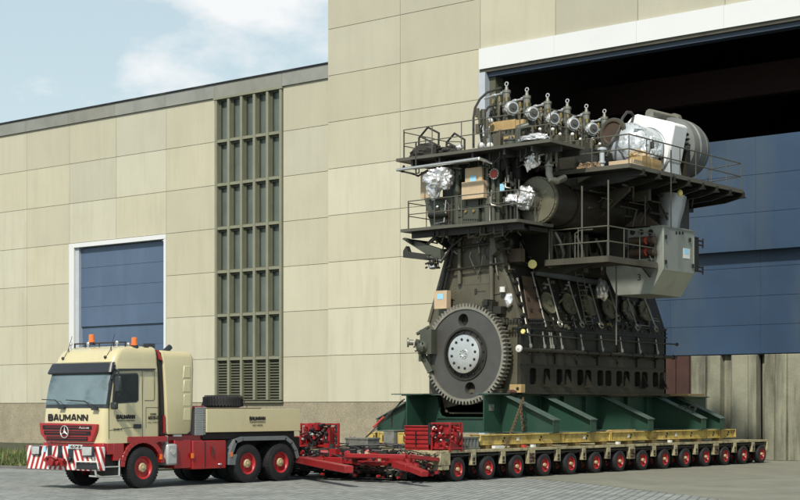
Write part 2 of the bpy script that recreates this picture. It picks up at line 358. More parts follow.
def copy_tree(o, pos=None, parent=None, rz=None, label=None):
    c = o.copy(); COL.objects.link(c)
    if parent is not None: c.parent = parent
    base = WL.get(c.parent, V((0, 0, 0))) if c.parent is not None else V((0, 0, 0))
    WL[c] = V(pos) if pos is not None else base+c.location
    c.location = WL[c]-base
    if rz is not None: c.rotation_euler.z = rz
    if label: c['label'] = label
    for ch in [x for x in bpy.data.objects if x.parent is o]:
        d = ch.copy(); COL.objects.link(d); d.parent = c; d.location = ch.location; WL[d] = WL[c]+d.location
        for g in [x for x in bpy.data.objects if x.parent is ch]:
            e = g.copy(); COL.objects.link(e); e.parent = d; e.location = g.location; WL[e] = WL[d]+e.location
    return c
def text(s, height, p, xd, yd, material, parent, name='lettering', width=None, bold=0.0, depth=0.006, center=False):
    cu = bpy.data.curves.new(name, 'FONT'); cu.body = s; cu.size = 1; cu.extrude = 0.0; cu.offset = bold; cu.fill_mode = 'FRONT'
    to = bpy.data.objects.new('tmp', cu); COL.objects.link(to); bpy.context.view_layer.update()
    dg = bpy.context.evaluated_depsgraph_get(); me = bpy.data.meshes.new_from_object(to.evaluated_get(dg))
    bpy.data.objects.remove(to); bpy.data.curves.remove(cu)
    xs = [v.co.x for v in me.vertices]; ys = [v.co.y for v in me.vertices]; x0, x1, y0, y1 = min(xs), max(xs), min(ys), max(ys)
    k = height/(y1-y0); kx = k if width is None else width/(x1-x0)
    xd, yd = V(xd).normalized(), V(yd).normalized(); nn = xd.cross(yd); p = V(p)
    m = MB(); vv = [m.b.verts.new(p+xd*((v.co.x-x0)*kx-((x1-x0)*kx/2 if center else 0))+yd*((v.co.y-y0)*k)+nn*depth) for v in me.vertices]
    for f in me.polygons:
        try: m.b.faces.new([vv[i] for i in f.vertices])
        except ValueError: pass
    bpy.data.meshes.remove(me)
    g = bmesh.ops.extrude_face_region(m.b, geom=list(m.b.faces)); ex = [e for e in g['geom'] if isinstance(e, bmesh.types.BMVert)]
    bmesh.ops.translate(m.b, verts=ex, vec=-nn*depth)
    return m.build(name, material, parent, flat=True)
LET = {'B': [((0, 0), (0, 1)), ((0, 1), (.62, 1), (.78, .86), (.78, .66), (.62, .52), (0, .52)), ((.6, .52), (.84, .38), (.84, .14), (.66, 0), (0, 0))], 'A': [((0, 0), (.36, 1), (.56, 1), (.92, 0)), ((.18, .3), (.74, .3))],
 'U': [((0, 1), (0, .2), (.2, 0), (.62, 0), (.82, .2), (.82, 1))], 'M': [((0, 0), (0, 1)), ((.06, .92), (.5, .2), (.94, .92)), ((1.0, 1), (1.0, 0))], 'N': [((0, 0), (0, 1)), ((.06, .94), (.78, .06)), ((.84, 1), (.84, 0))]}
def block_word(s, height, p, xd, yd, material, parent, width, t=.012):
    """heavy block capitals made of flat strokes"""
    xd, yd = V(xd).normalized(), V(yd).normalized(); nn = xd.cross(yd); p = V(p); adv = [max(q[0] for st in LET[c] for q in st)+.36 for c in s]; tot = sum(adv)-.36; kx = width/(tot+.2); m = MB(); x = .1; n_ = 0
    for c, a in zip(s, adv):
        for st in LET[c]:
            for (u0, v0), (u1, v1) in zip(st, st[1:]):
                n_ += 1; P0, P1 = (x+u0)*kx, (x+u1)*kx; y0, y1 = (.1+v0*.8)*height, (.1+v1*.8)*height
                a_ = p+xd*P0+yd*y0+nn*(.0003*(n_ % 5)); b_ = p+xd*P1+yd*y1+nn*(.0003*(n_ % 5)); d = (b_-a_); e = d.normalized()*(height*.08); m.bar(a_-e, b_+e, height*.29, .004, up=nn)
        x += a
    return m.build('lettering', material, parent, flat=True)
def arc(c, u, v, r, a0, a1, n): c, u, v = V(c), V(u), V(v); return [c+u*(r*math.cos(R(a0+(a1-a0)*i/n)))+v*(r*math.sin(R(a0+(a1-a0)*i/n))) for i in range(n+1)]
X_, Y_, Z_ = V((1, 0, 0)), V((0, 1, 0)), V((0, 0, 1))
# ------------------------------------------------------------------ ground
def ground_mats():
    m = bpy.data.materials.new('paving_setts'); m.use_nodes = True; MATS['paving_setts'] = m
    t = m.node_tree; b = t.nodes['Principled BSDF']; lk = t.links; b.inputs['Roughness'].default_value = 0.85
    c = t.nodes.new('ShaderNodeTexCoord'); mpn = t.nodes.new('ShaderNodeMapping'); mpn.inputs['Rotation'].default_value = (0, 0, R(66)); lk.new(c.outputs['Object'], mpn.inputs['Vector'])
    br = t.nodes.new('ShaderNodeTexBrick'); br.inputs['Scale'].default_value = 1.0; br.inputs['Brick Width'].default_value = 0.34; br.inputs['Row Height'].default_value = 0.24
    br.inputs['Mortar Size'].default_value = 0.028; br.inputs['Mortar Smooth'].default_value = 0.4; br.inputs['Bias'].default_value = 0.0
    br.inputs['Color1'].default_value = (0.20, 0.217, 0.197, 1); br.inputs['Color2'].default_value = (0.305, 0.322, 0.297, 1); br.inputs['Mortar'].default_value = (0.12, 0.125, 0.11, 1)
    lk.new(mpn.outputs['Vector'], br.inputs['Vector'])
    n = t.nodes.new('ShaderNodeTexNoise'); n.inputs['Scale'].default_value = 0.45; n.inputs['Detail'].default_value = 12; n.inputs['Roughness'].default_value = 0.68; lk.new(c.outputs['Object'], n.inputs['Vector'])
    rp = t.nodes.new('ShaderNodeMapRange'); rp.inputs['From Min'].default_value = 0.3; rp.inputs['From Max'].default_value = 0.7; rp.inputs['To Min'].default_value = 0.72; rp.inputs['To Max'].default_value = 1.15; lk.new(n.outputs['Fac'], rp.inputs['Value'])
    s = t.nodes.new('ShaderNodeVectorMath'); s.operation = 'SCALE'; lk.new(br.outputs['Color'], s.inputs[0]); lk.new(rp.outputs['Result'], s.inputs['Scale'])
    lk.new(s.outputs['Vector'], b.inputs['Base Color'])
    bp = t.nodes.new('ShaderNodeBump'); bp.inputs['Strength'].default_value = 0.5; bp.inputs['Distance'].default_value = 0.02; bp.invert = True; lk.new(br.outputs['Fac'], bp.inputs['Height']); lk.new(bp.outputs['Normal'], b.inputs['Normal'])
ground_mats()
mat('old_asphalt', (0.190, 0.190, 0.145), 0.9, var=0.16, scale=0.4, bump=0.6, bscale=30, dirt_or_reflection=(0.12, 0.115, 0.09), dscale=(0.5, 0.5, 0.5), damt=0.6, small=0.18)
m = MB(); m.face([V((-600, -300, 0)), V((600, -300, 0)), V((600, 900, 0)), V((-600, 900, 0))]); m.build('ground', 'paving_setts', None, kind='structure', origin=(0, 0, 0))
# worn asphalt apron in front of the gate, its near edge a shallow curve
edge = [onZ(px, py, 0.004) for px, py in ((470, 473.5), (530, 478.5), (575, 482.5), (620, 487.5), (670, 493), (725, 500), (790, 511))]
m = MB(); m.face([V((p.x, p.y, 0.004)) for p in edge]+[V((-12, 33, 0.004)), V((-5, 60.6, 0.004)), V((-43.6, 60.6, 0.004)), V((-43.6, 52, .004))]); m.build('road', 'old_asphalt', None, kind='structure', origin=(-25, 45, 0.004))
KY = 35.2
m = MB(); m.box(-200, -41, KY, KY+0.14, -0.05, 0.10); m.build('kerb', 'kerb_stone', None, kind='structure', bevel=0.01)
m = MB(); m.box(-200, -41, KY+0.14, 59.98, -0.05, 0.06); m.build('verge', 'soil', None, kind='structure')
# grass: too many blades to count
rnd = random.Random(3); m = MB()
m2 = MB()
for i in range(15000):
    x = rnd.uniform(-62, -42); y = KY+0.2+abs(rnd.gauss(0, 1))*5.0
    if y > 59: continue
    clump = 0.5+0.5*math.sin(x*1.7+3)*math.sin(y*1.1+x*.4)
    h = rnd.uniform(0.12, 0.35)*(0.6+0.9*clump)+(0.25 if rnd.random() < .04 else 0); a = rnd.uniform(0, 6.28); wd = rnd.uniform(0.012, 0.03)
    d = V((math.cos(a), math.sin(a), 0)); ln = V((rnd.gauss(0, .1), rnd.gauss(0, .1), h))
    t_ = m2 if rnd.random() < 0.22 else m
    p = V((x, y, .05)); t_.face([p-d*wd, p+d*wd, p+ln*.6+d*wd*.7, p+ln, p+ln*.6-d*wd*.7])
m.build('grass', 'leaf_green', None, label='unmown green grass and weeds along the wall', cat='grass', kind='stuff', flat=True)
m2.build('dry_grass', 'dry_grass', None, label='straw-coloured dry stalks among the grass', cat='grass', kind='stuff', flat=True)
m = MB()
for i in range(60):
    x = rnd.uniform(-56, -43); y = KY+0.3+rnd.random()*6; z = rnd.uniform(.15, .42)
    for k in range(5):
        a = k*1.2566; m.face([V((x, y, z)), V((x+.05*math.cos(a), y+.05*math.sin(a), z+.012)), V((x+.05*math.cos(a+.7), y+.05*math.sin(a+.7), z+.012))])
m.build('wild_flowers', 'petal_orange', None, label='tiny orange and yellow wild flowers dotted in the grass', cat='flowers', kind='stuff', flat=True)

# ------------------------------------------------------------------ factory halls
WY = 60.0
ROWS = [2.5+2.372*i for i in range(0, 12)]
def panels(m, xs, rows, y, skip, rr, gap=0.011, t=0.14):
    tones = []
    for i in range(len(xs)-1):
        cb = rr.uniform(0.97, 1.03)
        for j in range(len(rows)-1):
            cx, cz = (xs[i]+xs[i+1])/2, (rows[j]+rows[j+1])/2
            if any(a < cx < b and c < cz < d for a, b, c, d in skip): continue
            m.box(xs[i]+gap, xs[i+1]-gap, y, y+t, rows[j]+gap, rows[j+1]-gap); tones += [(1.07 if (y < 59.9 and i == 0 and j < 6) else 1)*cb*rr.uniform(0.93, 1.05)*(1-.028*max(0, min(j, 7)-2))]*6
    m.tones = (m.tones or [])+tones
rr = random.Random(11)
lo = thing('factory_hall', 'low beige panelled factory hall with tall glazed strip and blue roller door', 'building', (-75, WY, 0))
xsL = [-53.08, -56.6, -61.68, -65.6, -69.85, -74.05, -78.1, -82.3, -86.5, -90.7, -94.9, -99.1][::-1]
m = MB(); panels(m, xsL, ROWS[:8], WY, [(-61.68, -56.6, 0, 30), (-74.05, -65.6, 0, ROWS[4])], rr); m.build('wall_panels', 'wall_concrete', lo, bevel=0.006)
m = MB()
for a, b, c, d in ((-99.1, -74.05, 2.5, ROWS[7]), (-74.05, -65.6, ROWS[4], ROWS[7]), (-65.6, -61.68, 2.5, ROWS[7]), (-56.6, -53.0, 2.5, ROWS[7])): m.box(a, b, WY+.05, WY+.5, c, d)
m.build('wall_core', 'joint_dark', lo)
m = MB()
for a, b in ((-99.1, -74.3), (-65.4, -53.0)): m.box(a, b, WY+0.03, WY+0.5, -.1, 2.5)
m.build('plinth', 'pebbledash', lo)
m = MB(); tn = []
px = [-99.1]+[x for x in xsL[1:]]
for a, b in zip(px, px[1:]): m.box(a+.006, b-.006, WY-.10, WY+.5, ROWS[7]+.002, ROWS[7]+.72); tn += [rr.uniform(.9, 1.1)]*6
m.tones = tn; m.build('parapet', 'parapet_metal', lo)
m = MB(); m.box(-99.1, -53.1, WY-.16, WY+.6, ROWS[7]+.722, ROWS[7]+.80); m.box(-99.1, -53.1, WY+.6, WY+30, ROWS[7]+.4, ROWS[7]+.5); m.build('roof_edge', 'parapet_metal', lo)
m = MB(); m.box(-53.08, -52.9, WY+.15, WY+.3, 0, 19); m.box(-99.1, -98.9, WY+.2, WY+30, 0, 19); m.build('side_wall', 'wall_concrete', lo)
# blue roller door
d = None
m = MB(); m.box(-74.05, -73.6, WY-.05, WY+.45, 0, ROWS[4]-.02); m.box(-65.78, -65.6, WY-.05, WY+.45, 0, ROWS[4]-.25); m.box(-73.6, -65.6, WY-.05, WY+.45, ROWS[4]-.28, ROWS[4]-.02)
d = m.build('door_frame', 'white_paint', lo, bevel=.01)
m = MB(); m.box(-73.6, -73.3, WY+.1, WY+.42, 0, ROWS[4]-.28); m.build('guide_rail', 'grey_frame', d)
m = MB(); 
for i in range(10):
    z0 = 11.65-1.16*(i+1); yo = 0 if i < 4 else .10
    m.box(-73.3, -65.79, WY+.27+yo, WY+.36+yo, z0+.012, z0+1.16-.004)
m.build('roller_door', 'blue_door', d)
m = MB(); m.box(-73.3, -65.79, WY+.385, WY+.41, 0, 11.65); m.build('door_core', 'blue_door_dark', d)
# tall window strip, five bays wide, louvres at the bottom
x0, x1 = -61.66, -56.62
m = MB()
for i in range(6):
    x = x0+.10+(x1-x0-.2)*i/5; m.box(x-.085, x+.085, WY-.10, WY+.32, ROWS[0]+.12, ROWS[7]-.03)
fr = m.build('window_strip', 'olive_frame', lo, bevel=.01)
m = MB()
for j in range(8):
    z = ROWS[j] if j else ROWS[0]+.06
    for i in range(5):
        a = x0+.10+(x1-x0-.2)*i/5+.086; b = x0+.10+(x1-x0-.2)*(i+1)/5-.086
        if 0 < j < 7: m.box(a, b, WY-.06, WY+.32, z-.09, z+.06)
    if j in (0, 7): m.box(x0-.05, x1+.05, WY-.14, WY+.31, z-.12+(0.05 if j == 0 else 0), z+.0)
m.build('transom', 'olive_frame', fr)
m = MB()
for i in range(5):
    a = x0+.10+(x1-x0-.2)*i/5+.09; b = x0+.10+(x1-x0-.2)*(i+1)/5-.09
    for j in range(1, 7):
        z0, z1 = ROWS[j]+.065, ROWS[j+1]-.095; m.box(a, a+.13, WY+.10, WY+.32, z0, z1); m.box(b-.05, b, WY+.10, WY+.32, z0, z1); m.box(a+.13, b-.05, WY+.12, WY+.32, z1-.10, z1); m.box(a+.13, b-.05, WY+.12, WY+.32, z0, z0+.06)
m.build('sash', 'olive_dark', fr)
for i in range(5):
    a = x0+.10+(x1-x0-.2)*i/5+.22; b = x0+.10+(x1-x0-.2)*(i+1)/5-.14
    for j in range(1, 7):
        m = MB(); z0, z1 = ROWS[j]+.125, ROWS[j+1]-.195; m.box(a, b, WY+.24, WY+.26, z0, z1); m.build('pane', 'wire_glass', fr)
m = MB()
for i in range(5):
    a = x0+.10+(x1-x0-.2)*i/5+.09; b = x0+.10+(x1-x0-.2)*(i+1)/5-.09
    n = 15
    for k in range(n):
        z = ROWS[0]+.14+(2.372-.3)*k/(n-1); m.prism([V((a, WY+.02, z-.02)), V((a, WY+.035, z-.02)), V((a, WY+.15, z+.09)), V((a, WY+.135, z+.09))], (b-a, 0, 0))
m.build('louvre', 'olive_dark', fr)
m = MB(); m.box(x0, x1, WY+.325, WY+.5, ROWS[0], ROWS[7]); m.box(x0, x1, WY+.20, WY+.324, ROWS[0]+.1, ROWS[1]-.1); m.build('backing', 'olive_dark', fr)

# tall hall with the big gate
HY = 59.6
hi = thing('gate_hall', 'tall beige panelled hall with huge open gate behind the engine', 'building', (-40, HY, 0))
GX0, GX1, GZ = -43.5, -14.0, 18.12
rows2 = [ROWS[0]+2.372*i for i in range(0, 14)]
xs2 = [-53.1, -48.36, -43.5, -39.28, -35.0, -30.8, -26.6, -22.4, -18.2, -14.0, -9.8]
LT = rows2[7]-.0
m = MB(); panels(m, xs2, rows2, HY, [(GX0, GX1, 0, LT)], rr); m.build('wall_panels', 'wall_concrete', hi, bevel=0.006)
m = MB(); m.box(-53.1, GX0-.02, HY+.05, HY+.39, 2.5, 33.3); m.box(GX0-.02, -9.8, HY+.05, HY+.39, LT, 33.3); m.box(GX1+.02, -9.8, HY+.05, HY+.39, 2.5, LT); m.box(-53.08, -52.8, HY+.4, HY+40, 2.5, 33.3); m.build('wall_core', 'joint_dark', hi)
m = MB(); m.box(-53.1, GX0-.02, HY+.03, HY+.39, -.1, 2.5); m.box(GX1+.02, -9.8, HY+.03, HY+.39, -.1, 2.5); m.build('plinth', 'pebbledash', hi)
m = MB()
for a, b in zip([GX0]+xs2[3:], xs2[3:]): m.box(a+.004, min(b, GX1)-.004, HY-.12, HY+.4, GZ, LT-.02) if a < GX1 else None
m.build('gate_lintel', 'white_paint', hi)
m = MB(); m.box(GX0, GX1, HY-.04, HY+.5, GZ-.16, GZ-.003); m.build('lintel_rail', 'duct_brown', hi)
m = MB(); m.box(GX0+.36, GX1, HY+.1, HY+.6, GZ-.36, GZ-.163); m.build('door_track', 'blue_door_dark', hi)
m = MB(); m.box(GX0, GX0+.35, HY-.12, HY+.7, 0, GZ-.163); m.build('gate_jamb', 'grey_frame', hi, bevel=.01)
m = MB(); m.box(GX0+.352, GX0+.7, HY+.25, HY+.9, 0, GZ-.37); m.build('guide_rail', 'olive_dark', hi)
# two blue leaves of the lifting door
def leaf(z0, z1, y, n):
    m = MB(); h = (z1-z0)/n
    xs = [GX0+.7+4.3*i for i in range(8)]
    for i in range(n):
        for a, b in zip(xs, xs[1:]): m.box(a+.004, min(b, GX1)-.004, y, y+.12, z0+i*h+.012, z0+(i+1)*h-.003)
    return m.build('door_leaf', 'gate_blue_shaded', hi)
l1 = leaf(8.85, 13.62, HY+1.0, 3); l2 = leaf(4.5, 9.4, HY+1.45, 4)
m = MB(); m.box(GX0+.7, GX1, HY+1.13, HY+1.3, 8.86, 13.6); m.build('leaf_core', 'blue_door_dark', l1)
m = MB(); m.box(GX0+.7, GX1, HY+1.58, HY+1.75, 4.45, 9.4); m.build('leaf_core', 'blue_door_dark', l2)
# stained concrete slabs standing under the door
rs = random.Random(5)
bx = [onY(p, 430, HY+1.6).x for p in (688, 708, 722, 733, 751, 760, 767, 778, 790)]+[-26.2, -24.4, -22.0, -19.8, -17.6, -15.6, -14.0]
for i, (a, b) in enumerate(zip(bx, bx[1:])):
    m = MB(); yo = rs.uniform(-.12, .12); w1, w2 = rs.uniform(0, .10), rs.uniform(0, .10); dp = .3 if i not in (2, 5) else -.25
    y = HY+1.55-dp+yo
    m.prism([V((a+.01, y+.05, 0)), V((a+.01+.08, y, 0)), V((b-.09, y, 0)), V((b-.01, y+.05, 0)), V((b-.01, y+.5, 0)), V((a+.01, y+.5, 0))], (w1-.05, 0, 4.46)); m.build('wall_slab', 'stained_concrete', hi, bevel=.02)
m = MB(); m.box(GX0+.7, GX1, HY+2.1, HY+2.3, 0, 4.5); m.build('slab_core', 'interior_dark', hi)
a = onY(669, 400, HY+.9).x; b = onY(687, 400, HY+.9).x
m = MB(); m.box(a-3, b, HY+1.05, HY+1.25, 0, 4.46); 
for k in range(5): m.box(a-3+k*.8, a-2.92+k*.8, HY+.95, HY+1.05, 0, 4.44)
m.build('rusty_panel', 'rust_red', hi)
# black interior above the door
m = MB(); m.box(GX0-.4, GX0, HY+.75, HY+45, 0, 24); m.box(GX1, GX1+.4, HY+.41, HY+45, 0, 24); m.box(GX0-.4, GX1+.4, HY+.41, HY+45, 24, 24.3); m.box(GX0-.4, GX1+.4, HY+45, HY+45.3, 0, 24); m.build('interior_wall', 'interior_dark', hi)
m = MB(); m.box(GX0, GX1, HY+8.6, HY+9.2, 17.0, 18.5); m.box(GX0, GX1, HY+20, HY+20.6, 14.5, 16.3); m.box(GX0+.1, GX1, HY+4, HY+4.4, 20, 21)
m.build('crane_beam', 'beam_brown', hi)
# ------------------------------------------------------------------ wheels
def make_wheel(Rr, W, rim, parent, pos, lugs=40, dish=0.09, hubr=0.5):
    """axis along X, outer face towards +X; returns wheel > rim, tyre, hub"""
    p = V(pos); x = p.x
    m = MB(); m.lathe(p+X_*(W*.5-dish), X_, [(-.12, rim*.95), (0, rim*.93), (.002, rim*.42), (-.03, rim*.36)], 28, capped=False)
    m.lathe(p, X_, [(W*.5-dish-.02, rim*.88), (W*.5-.045, rim*.93), (W*.5-.02, rim*1.0), (W*.5-.012, rim*1.05), (W*.5-.03, rim*1.07)], 28, capped=False)
    for k in range(10):
        a = 2*math.pi*k/10; c = p+X_*(W*.5-dish)+V((0, math.cos(a), math.sin(a)))*(rim*.56); m.cyl(c, c+X_*.035, rim*.045, seg=6)
    wh = m.build('wheel', 'rim_red', parent, origin=p)
    m = MB()
    pr = [(-W*.46, rim*1.02), (-W*.5, rim*1.25), (-W*.49, Rr*.90), (-W*.42, Rr*.975), (-W*.30, Rr*.99), (W*.30, Rr*.99), (W*.42, Rr*.975), (W*.49, Rr*.90), (W*.5, rim*1.25), (W*.46, rim*1.05), (W*.36, rim*1.0)]
    m.lathe(p, X_, pr, 44, capped=False)
    for k in range(lugs):
        a = 2*math.pi*k/lugs
        for sgn in (-1, 1):
            a2 = a+(0 if sgn > 0 else math.pi/lugs); d = V((0, math.cos(a2), math.sin(a2))); t = V((0, -math.sin(a2), math.cos(a2)))
            c0 = p+d*(Rr*.96)+X_*(sgn*W*.05); c1 = p+d*(Rr*.955)+X_*(sgn*W*.47); wd = 2*math.pi*Rr/lugs*.28
            m.prism([c0-t*wd+d*Rr*.04, c0+t*wd+d*Rr*.04, c0+t*wd-d*.02, c0-t*wd-d*.02], (c1-c0))
    m.build('tyre', 'rubber', wh, origin=p)
    m = MB(); m.lathe(p+X_*(W*.5-dish), X_, [(-.05, rim*hubr*.9), (.05, rim*hubr*.86), (.075, rim*hubr*.70), (.08, rim*hubr*.30), (.10, rim*hubr*.26), (.105, 0)], 20, capped=False)
    m.bolts(p+X_*(W*.5-dish+.05), X_, rim*hubr*.66, 8, .014, .03)
    m.build('hub', 'hub_cream', wh, origin=p)
    return wh

# ------------------------------------------------------------------ heavy tractor truck
TX0, TX1 = -35.13, -32.50; TC = (TX0+TX1)/2
tk = thing('tractor_truck', 'cream and red heavy tractor truck with striped bumper and orange beacons', 'truck', (TC, 30, 0))
def sectn(hw, yf, yb, rf, rb, z, n=6, cx=TC, bow=0.0):
    """rounded plan outline, front towards -Y"""
    P = []
    def cornr(cx_, cy_, r, a0, a1):
        for i in range(n+1): a = R(a0+(a1-a0)*i/n); P.append(V((cx_+r*math.cos(a), cy_+r*math.sin(a), z)))
    cornr(cx+hw-rf, yf+rf, rf, 0, -90)
    if bow:
        for i in range(1, 6): u = i/6; P.append(V((cx+(hw-rf)*(1-2*u), yf-bow*math.sin(math.pi*u), z)))
    cornr(cx-hw+rf, yf+rf, rf, -90, -180)
    cornr(cx-hw+rb, yb-rb, rb, 180, 90); cornr(cx+hw-rb, yb-rb, rb, 90, 0)
    return P
def loft(m, secs, capt=True):
    rs = [[m.b.verts.new(p) for p in s] for s in secs]; n = len(rs[0])
    for a, c in zip(rs, rs[1:]):
        for i in range(n): m.b.faces.new((a[i], a[(i+1) % n], c[(i+1) % n], c[i]))
    if capt: m.b.faces.new(rs[0][::-1]); m.b.faces.new(rs[-1])
HW = (TX1-TX0)/2
def cabrow(z):
    tb = [(1.25, 27.50, HW), (1.8, 27.50, HW), (2.25, 27.55, HW), (2.8, 27.66, HW-.01), (3.30, 27.80, HW-.04), (3.42, 27.84, HW-.06), (3.62, 27.95, HW-.07), (3.76, 28.05, HW-.10), (3.84, 28.20, HW-.15), (3.90, 28.45, HW-.26)]
    for a, b in zip(tb, tb[1:]):
        if a[0] <= z <= b[0]:
            k = (z-a[0])/(b[0]-a[0]); return a[1]+(b[1]-a[1])*k, a[2]+(b[2]-a[2])*k
    return tb[-1][1:]
m = MB()
zz = [1.25, 1.5, 1.8, 2.1, 2.25, 2.5, 2.8, 3.05, 3.30, 3.42, 3.52, 3.62, 3.70, 3.76, 3.81, 3.84, 3.87, 3.90]
def cabsec(z, off=0, n=6):
    yf, hw = cabrow(z); rb = .12
    return sectn(hw+off, yf-off, 29.50, .18, rb, z, n, bow=.02)
loft(m, [cabsec(z) for z in zz])
cab = m.build('cab', 'truck_cream', tk, ang=40)
# windscreen: patch of the same curved section, standing 12 mm proud
def patch(z0, z1, i0, i1, off, steps=8, n=6, th=.02, inset=None):
    m = MB(); g = [cabsec(z0+(z1-z0)*k/steps, off, n)[i0:i1+1] for k in range(steps+1)]
    rs = [[m.b.verts.new(p) for p in s] for s in g]
    for a, c in zip(rs, rs[1:]):
        for i in range(len(a)-1): m.b.faces.new((a[i], a[i+1], c[i+1], c[i]))
    return m
m = patch(2.20, 3.36, 1, 17, .010); m.build('windscreen_surround', 'truck_black', tk)
m = patch(2.30, 3.28, 3, 15, .018); ws = m.build('windscreen', 'windscreen', tk)
# sun visor
m = MB()
sv = [(3.13, .075), (3.17, .11), (3.42, .075), (3.45, .01)]
gs = [cabsec(z, o)[2:17] for z, o in sv]; rs_ = [[m.b.verts.new(p) for p in s] for s in gs]
for a, c in zip(rs_, rs_[1:]):
    for i in range(len(a)-1): m.b.faces.new((a[i], a[i+1], c[i+1], c[i]))
o = m.build('sun_visor', 'truck_black', tk); sd = o.modifiers.new('thickness', 'SOLIDIFY'); sd.thickness = .03
# wipers
FY = 27.55
def fr(px, py, off=0.0): p = onY(px, py, FY); yf, _ = cabrow(min(3.8, max(1.3, p.z))); q = onY(px, py, yf-off-.05); return q
for a, b, c in (((63, 408), (55, 400), (42, 399.5)), ((96, 409), (84, 401), (66, 400))):
    m = MB(); m.tube([fr(*a, .05), fr(*b, .07)], .018, 6); m.tube([fr(*b, .08), fr(*c, .07)], .014, 6); m.box(fr(*a).x-.12, fr(*a).x+.10, 27.42, 27.5, fr(*a).z-.03, fr(*a).z+.02); m.build('wiper', 'truck_black', ws)
# lettering on the front
p = onY(46.8, 420.5, 27.44); q = onY(86.3, 420.5, 27.44)
block_word('BAUMANN', .185, (p.x, 27.487, p.z-.01), X_, Z_, 'print_dark', tk, width=q.x-p.x)
# grille
m = MB(); gp = [onY(px, py, 27.42) for px, py in ((39.5, 422.6), (96.8, 424.2), (96.6, 430), (92, 442), (47, 442), (41, 434))]
m.prism([V((p.x, 27.40, p.z)) for p in gp], (0, .15, 0)); gr = m.build('grille', 'truck_red', tk, bevel=.02)
gx0, gx1 = onY(46, 430, 27.4).x, onY(90, 430, 27.4).x
m = MB()
for k, (za, zb, a, b) in enumerate(((1.725, 1.62, gx0-.12, gx1+.06), (1.575, 1.47, gx0-.06, gx1+.02), (1.42, 1.315, gx0+.04, gx1-.10))): m.box(a, b, 27.375, 27.402, zb, za)
m.build('air_slot', 'grille_mesh', gr)
m = MB(); 
for za in (1.675, 1.525, 1.375): m.box(gx0+.02, gx1-.10, 27.365, 27.374, za-.006, za+.006)
m.build('slat', 'truck_red', gr)
# emblem: three pointed star in a ring
ec = onY(64.8, 431.8, 27.36); ec.y = 27.345; m = MB()
m.tube([ec+V((.165*math.cos(2*math.pi*i/28), 0, .165*math.sin(2*math.pi*i/28))) for i in range(28)], .016, 8, closed=True)
for k in range(3):
    a = R(90+120*k); d = V((math.cos(a), 0, math.sin(a))); t = V((-math.sin(a), 0, math.cos(a)))
    b_ = m.b; v0 = b_.verts.new(ec+d*.16); v1 = b_.verts.new(ec+t*.028+d*.018); v2 = b_.verts.new(ec-t*.028+d*.018); v3 = b_.verts.new(ec-Y_*.03); v4 = b_.verts.new(ec+Y_*.02)
    for f in ((v0, v1, v3), (v0, v3, v2), (v0, v4, v1), (v0, v2, v4)): b_.faces.new(f)
m.build('star_emblem', 'bright_steel', gr)
p = onY(78, 428.6, 27.34); text('Actros', .06, (p.x, 27.372, p.z), X_, Z_, 'label_white', gr, width=.42, bold=.01)
# cream cheek panels with indicator
p = onY(38.2, 434, 27.4)
m = MB(); m.box(TX0-.07, TX0+.03, 27.62, 27.75, 1.33, 1.72); m.build('indicator', 'orange_lens', tk, bevel=.01)
# lower front, bumper with warning stripes
m = MB(); m.box(TX0+.05, TX1-.02, 27.48, 28.05, .95, 1.26); m.build('front_skirt', 'truck_red', tk, bevel=.03)
BX0, BX1 = -35.46, -32.46; BZ0, BZ1 = .52, 1.16
m = MB(); 
bc = (BX0+BX1)/2
m.prism([V((BX0, 27.36, BZ0)), V((BX0+.05, 27.20, BZ0)), V((BX1-.25, 27.20, BZ0)), V((BX1, 27.36, BZ0)), V((BX1, 27.50, BZ0)), V((BX1-.3, 27.50, BZ0)), V((BX1-.4, 27.42, BZ0)), V((BX0+.1, 27.5, BZ0))], (0, 0, BZ1-BZ0))
bm = m.build('bumper', 'warning_stripes', tk, origin=(bc, 27.2, 0), bevel=.015)
def lampat(px, py, w_, h_):
    p = onY(px, py, 27.18); m = MB(); m.box(p.x-w_/2, p.x+w_/2, 27.14, 27.22, p.z-h_/2, p.z+h_/2); h = m.build('headlight', 'truck_black', bm, bevel=.03)
    m = MB()
    m.prism([V((p.x-w_*.42, 27.125, p.z-h_*.42)), V((p.x+w_*.42, 27.125, p.z-h_*.36)), V((p.x+w_*.42, 27.125, p.z+h_*.42)), V((p.x-w_*.42, 27.125, p.z+h_*.42))], (0, .05, 0)); m.build('lamp_glass', 'lamp_glass', bm, bevel=.02)
lampat(36.5, 450.5, .38, .27); lampat(88, 451.5, .46, .29)
m = MB(); a = onY(76.8, 469, 27.19); b = onY(99, 465, 27.19); m.box(a.x, b.x, 27.17, 27.21, .56, .74); m.build('step_recess', 'truck_black', bm, bevel=.02)
m = MB(); m.tube([V((a.x-.02, 27.15, .56)), V((a.x+.05, 27.13, .76)), V((b.x, 27.13, .77)), V((b.x+.03, 27.15, .58))], .02, 6); m.build('step_rail', 'label_white', bm)
m = MB(); 
for px in (50, 60.3): 
    p = onY(px, 451.5, 27.19); m.box(p.x-.08, p.x+.08, 27.165, 27.20, p.z-.17, p.z+.17)
p = onY(71, 455, 27.19); m.box(p.x-.10, p.x+.10, 27.165, 27.2, p.z-.20, p.z+.17); m.cyl((p.x, 27.16, p.z-.1), (p.x, 27.10, p.z-.1), .06)
m.build('hook_recess', 'truck_black', bm, bevel=.01)
m = MB(); c = onY(56, 462, 27.1); c.y = 27.12; c.x -= .02
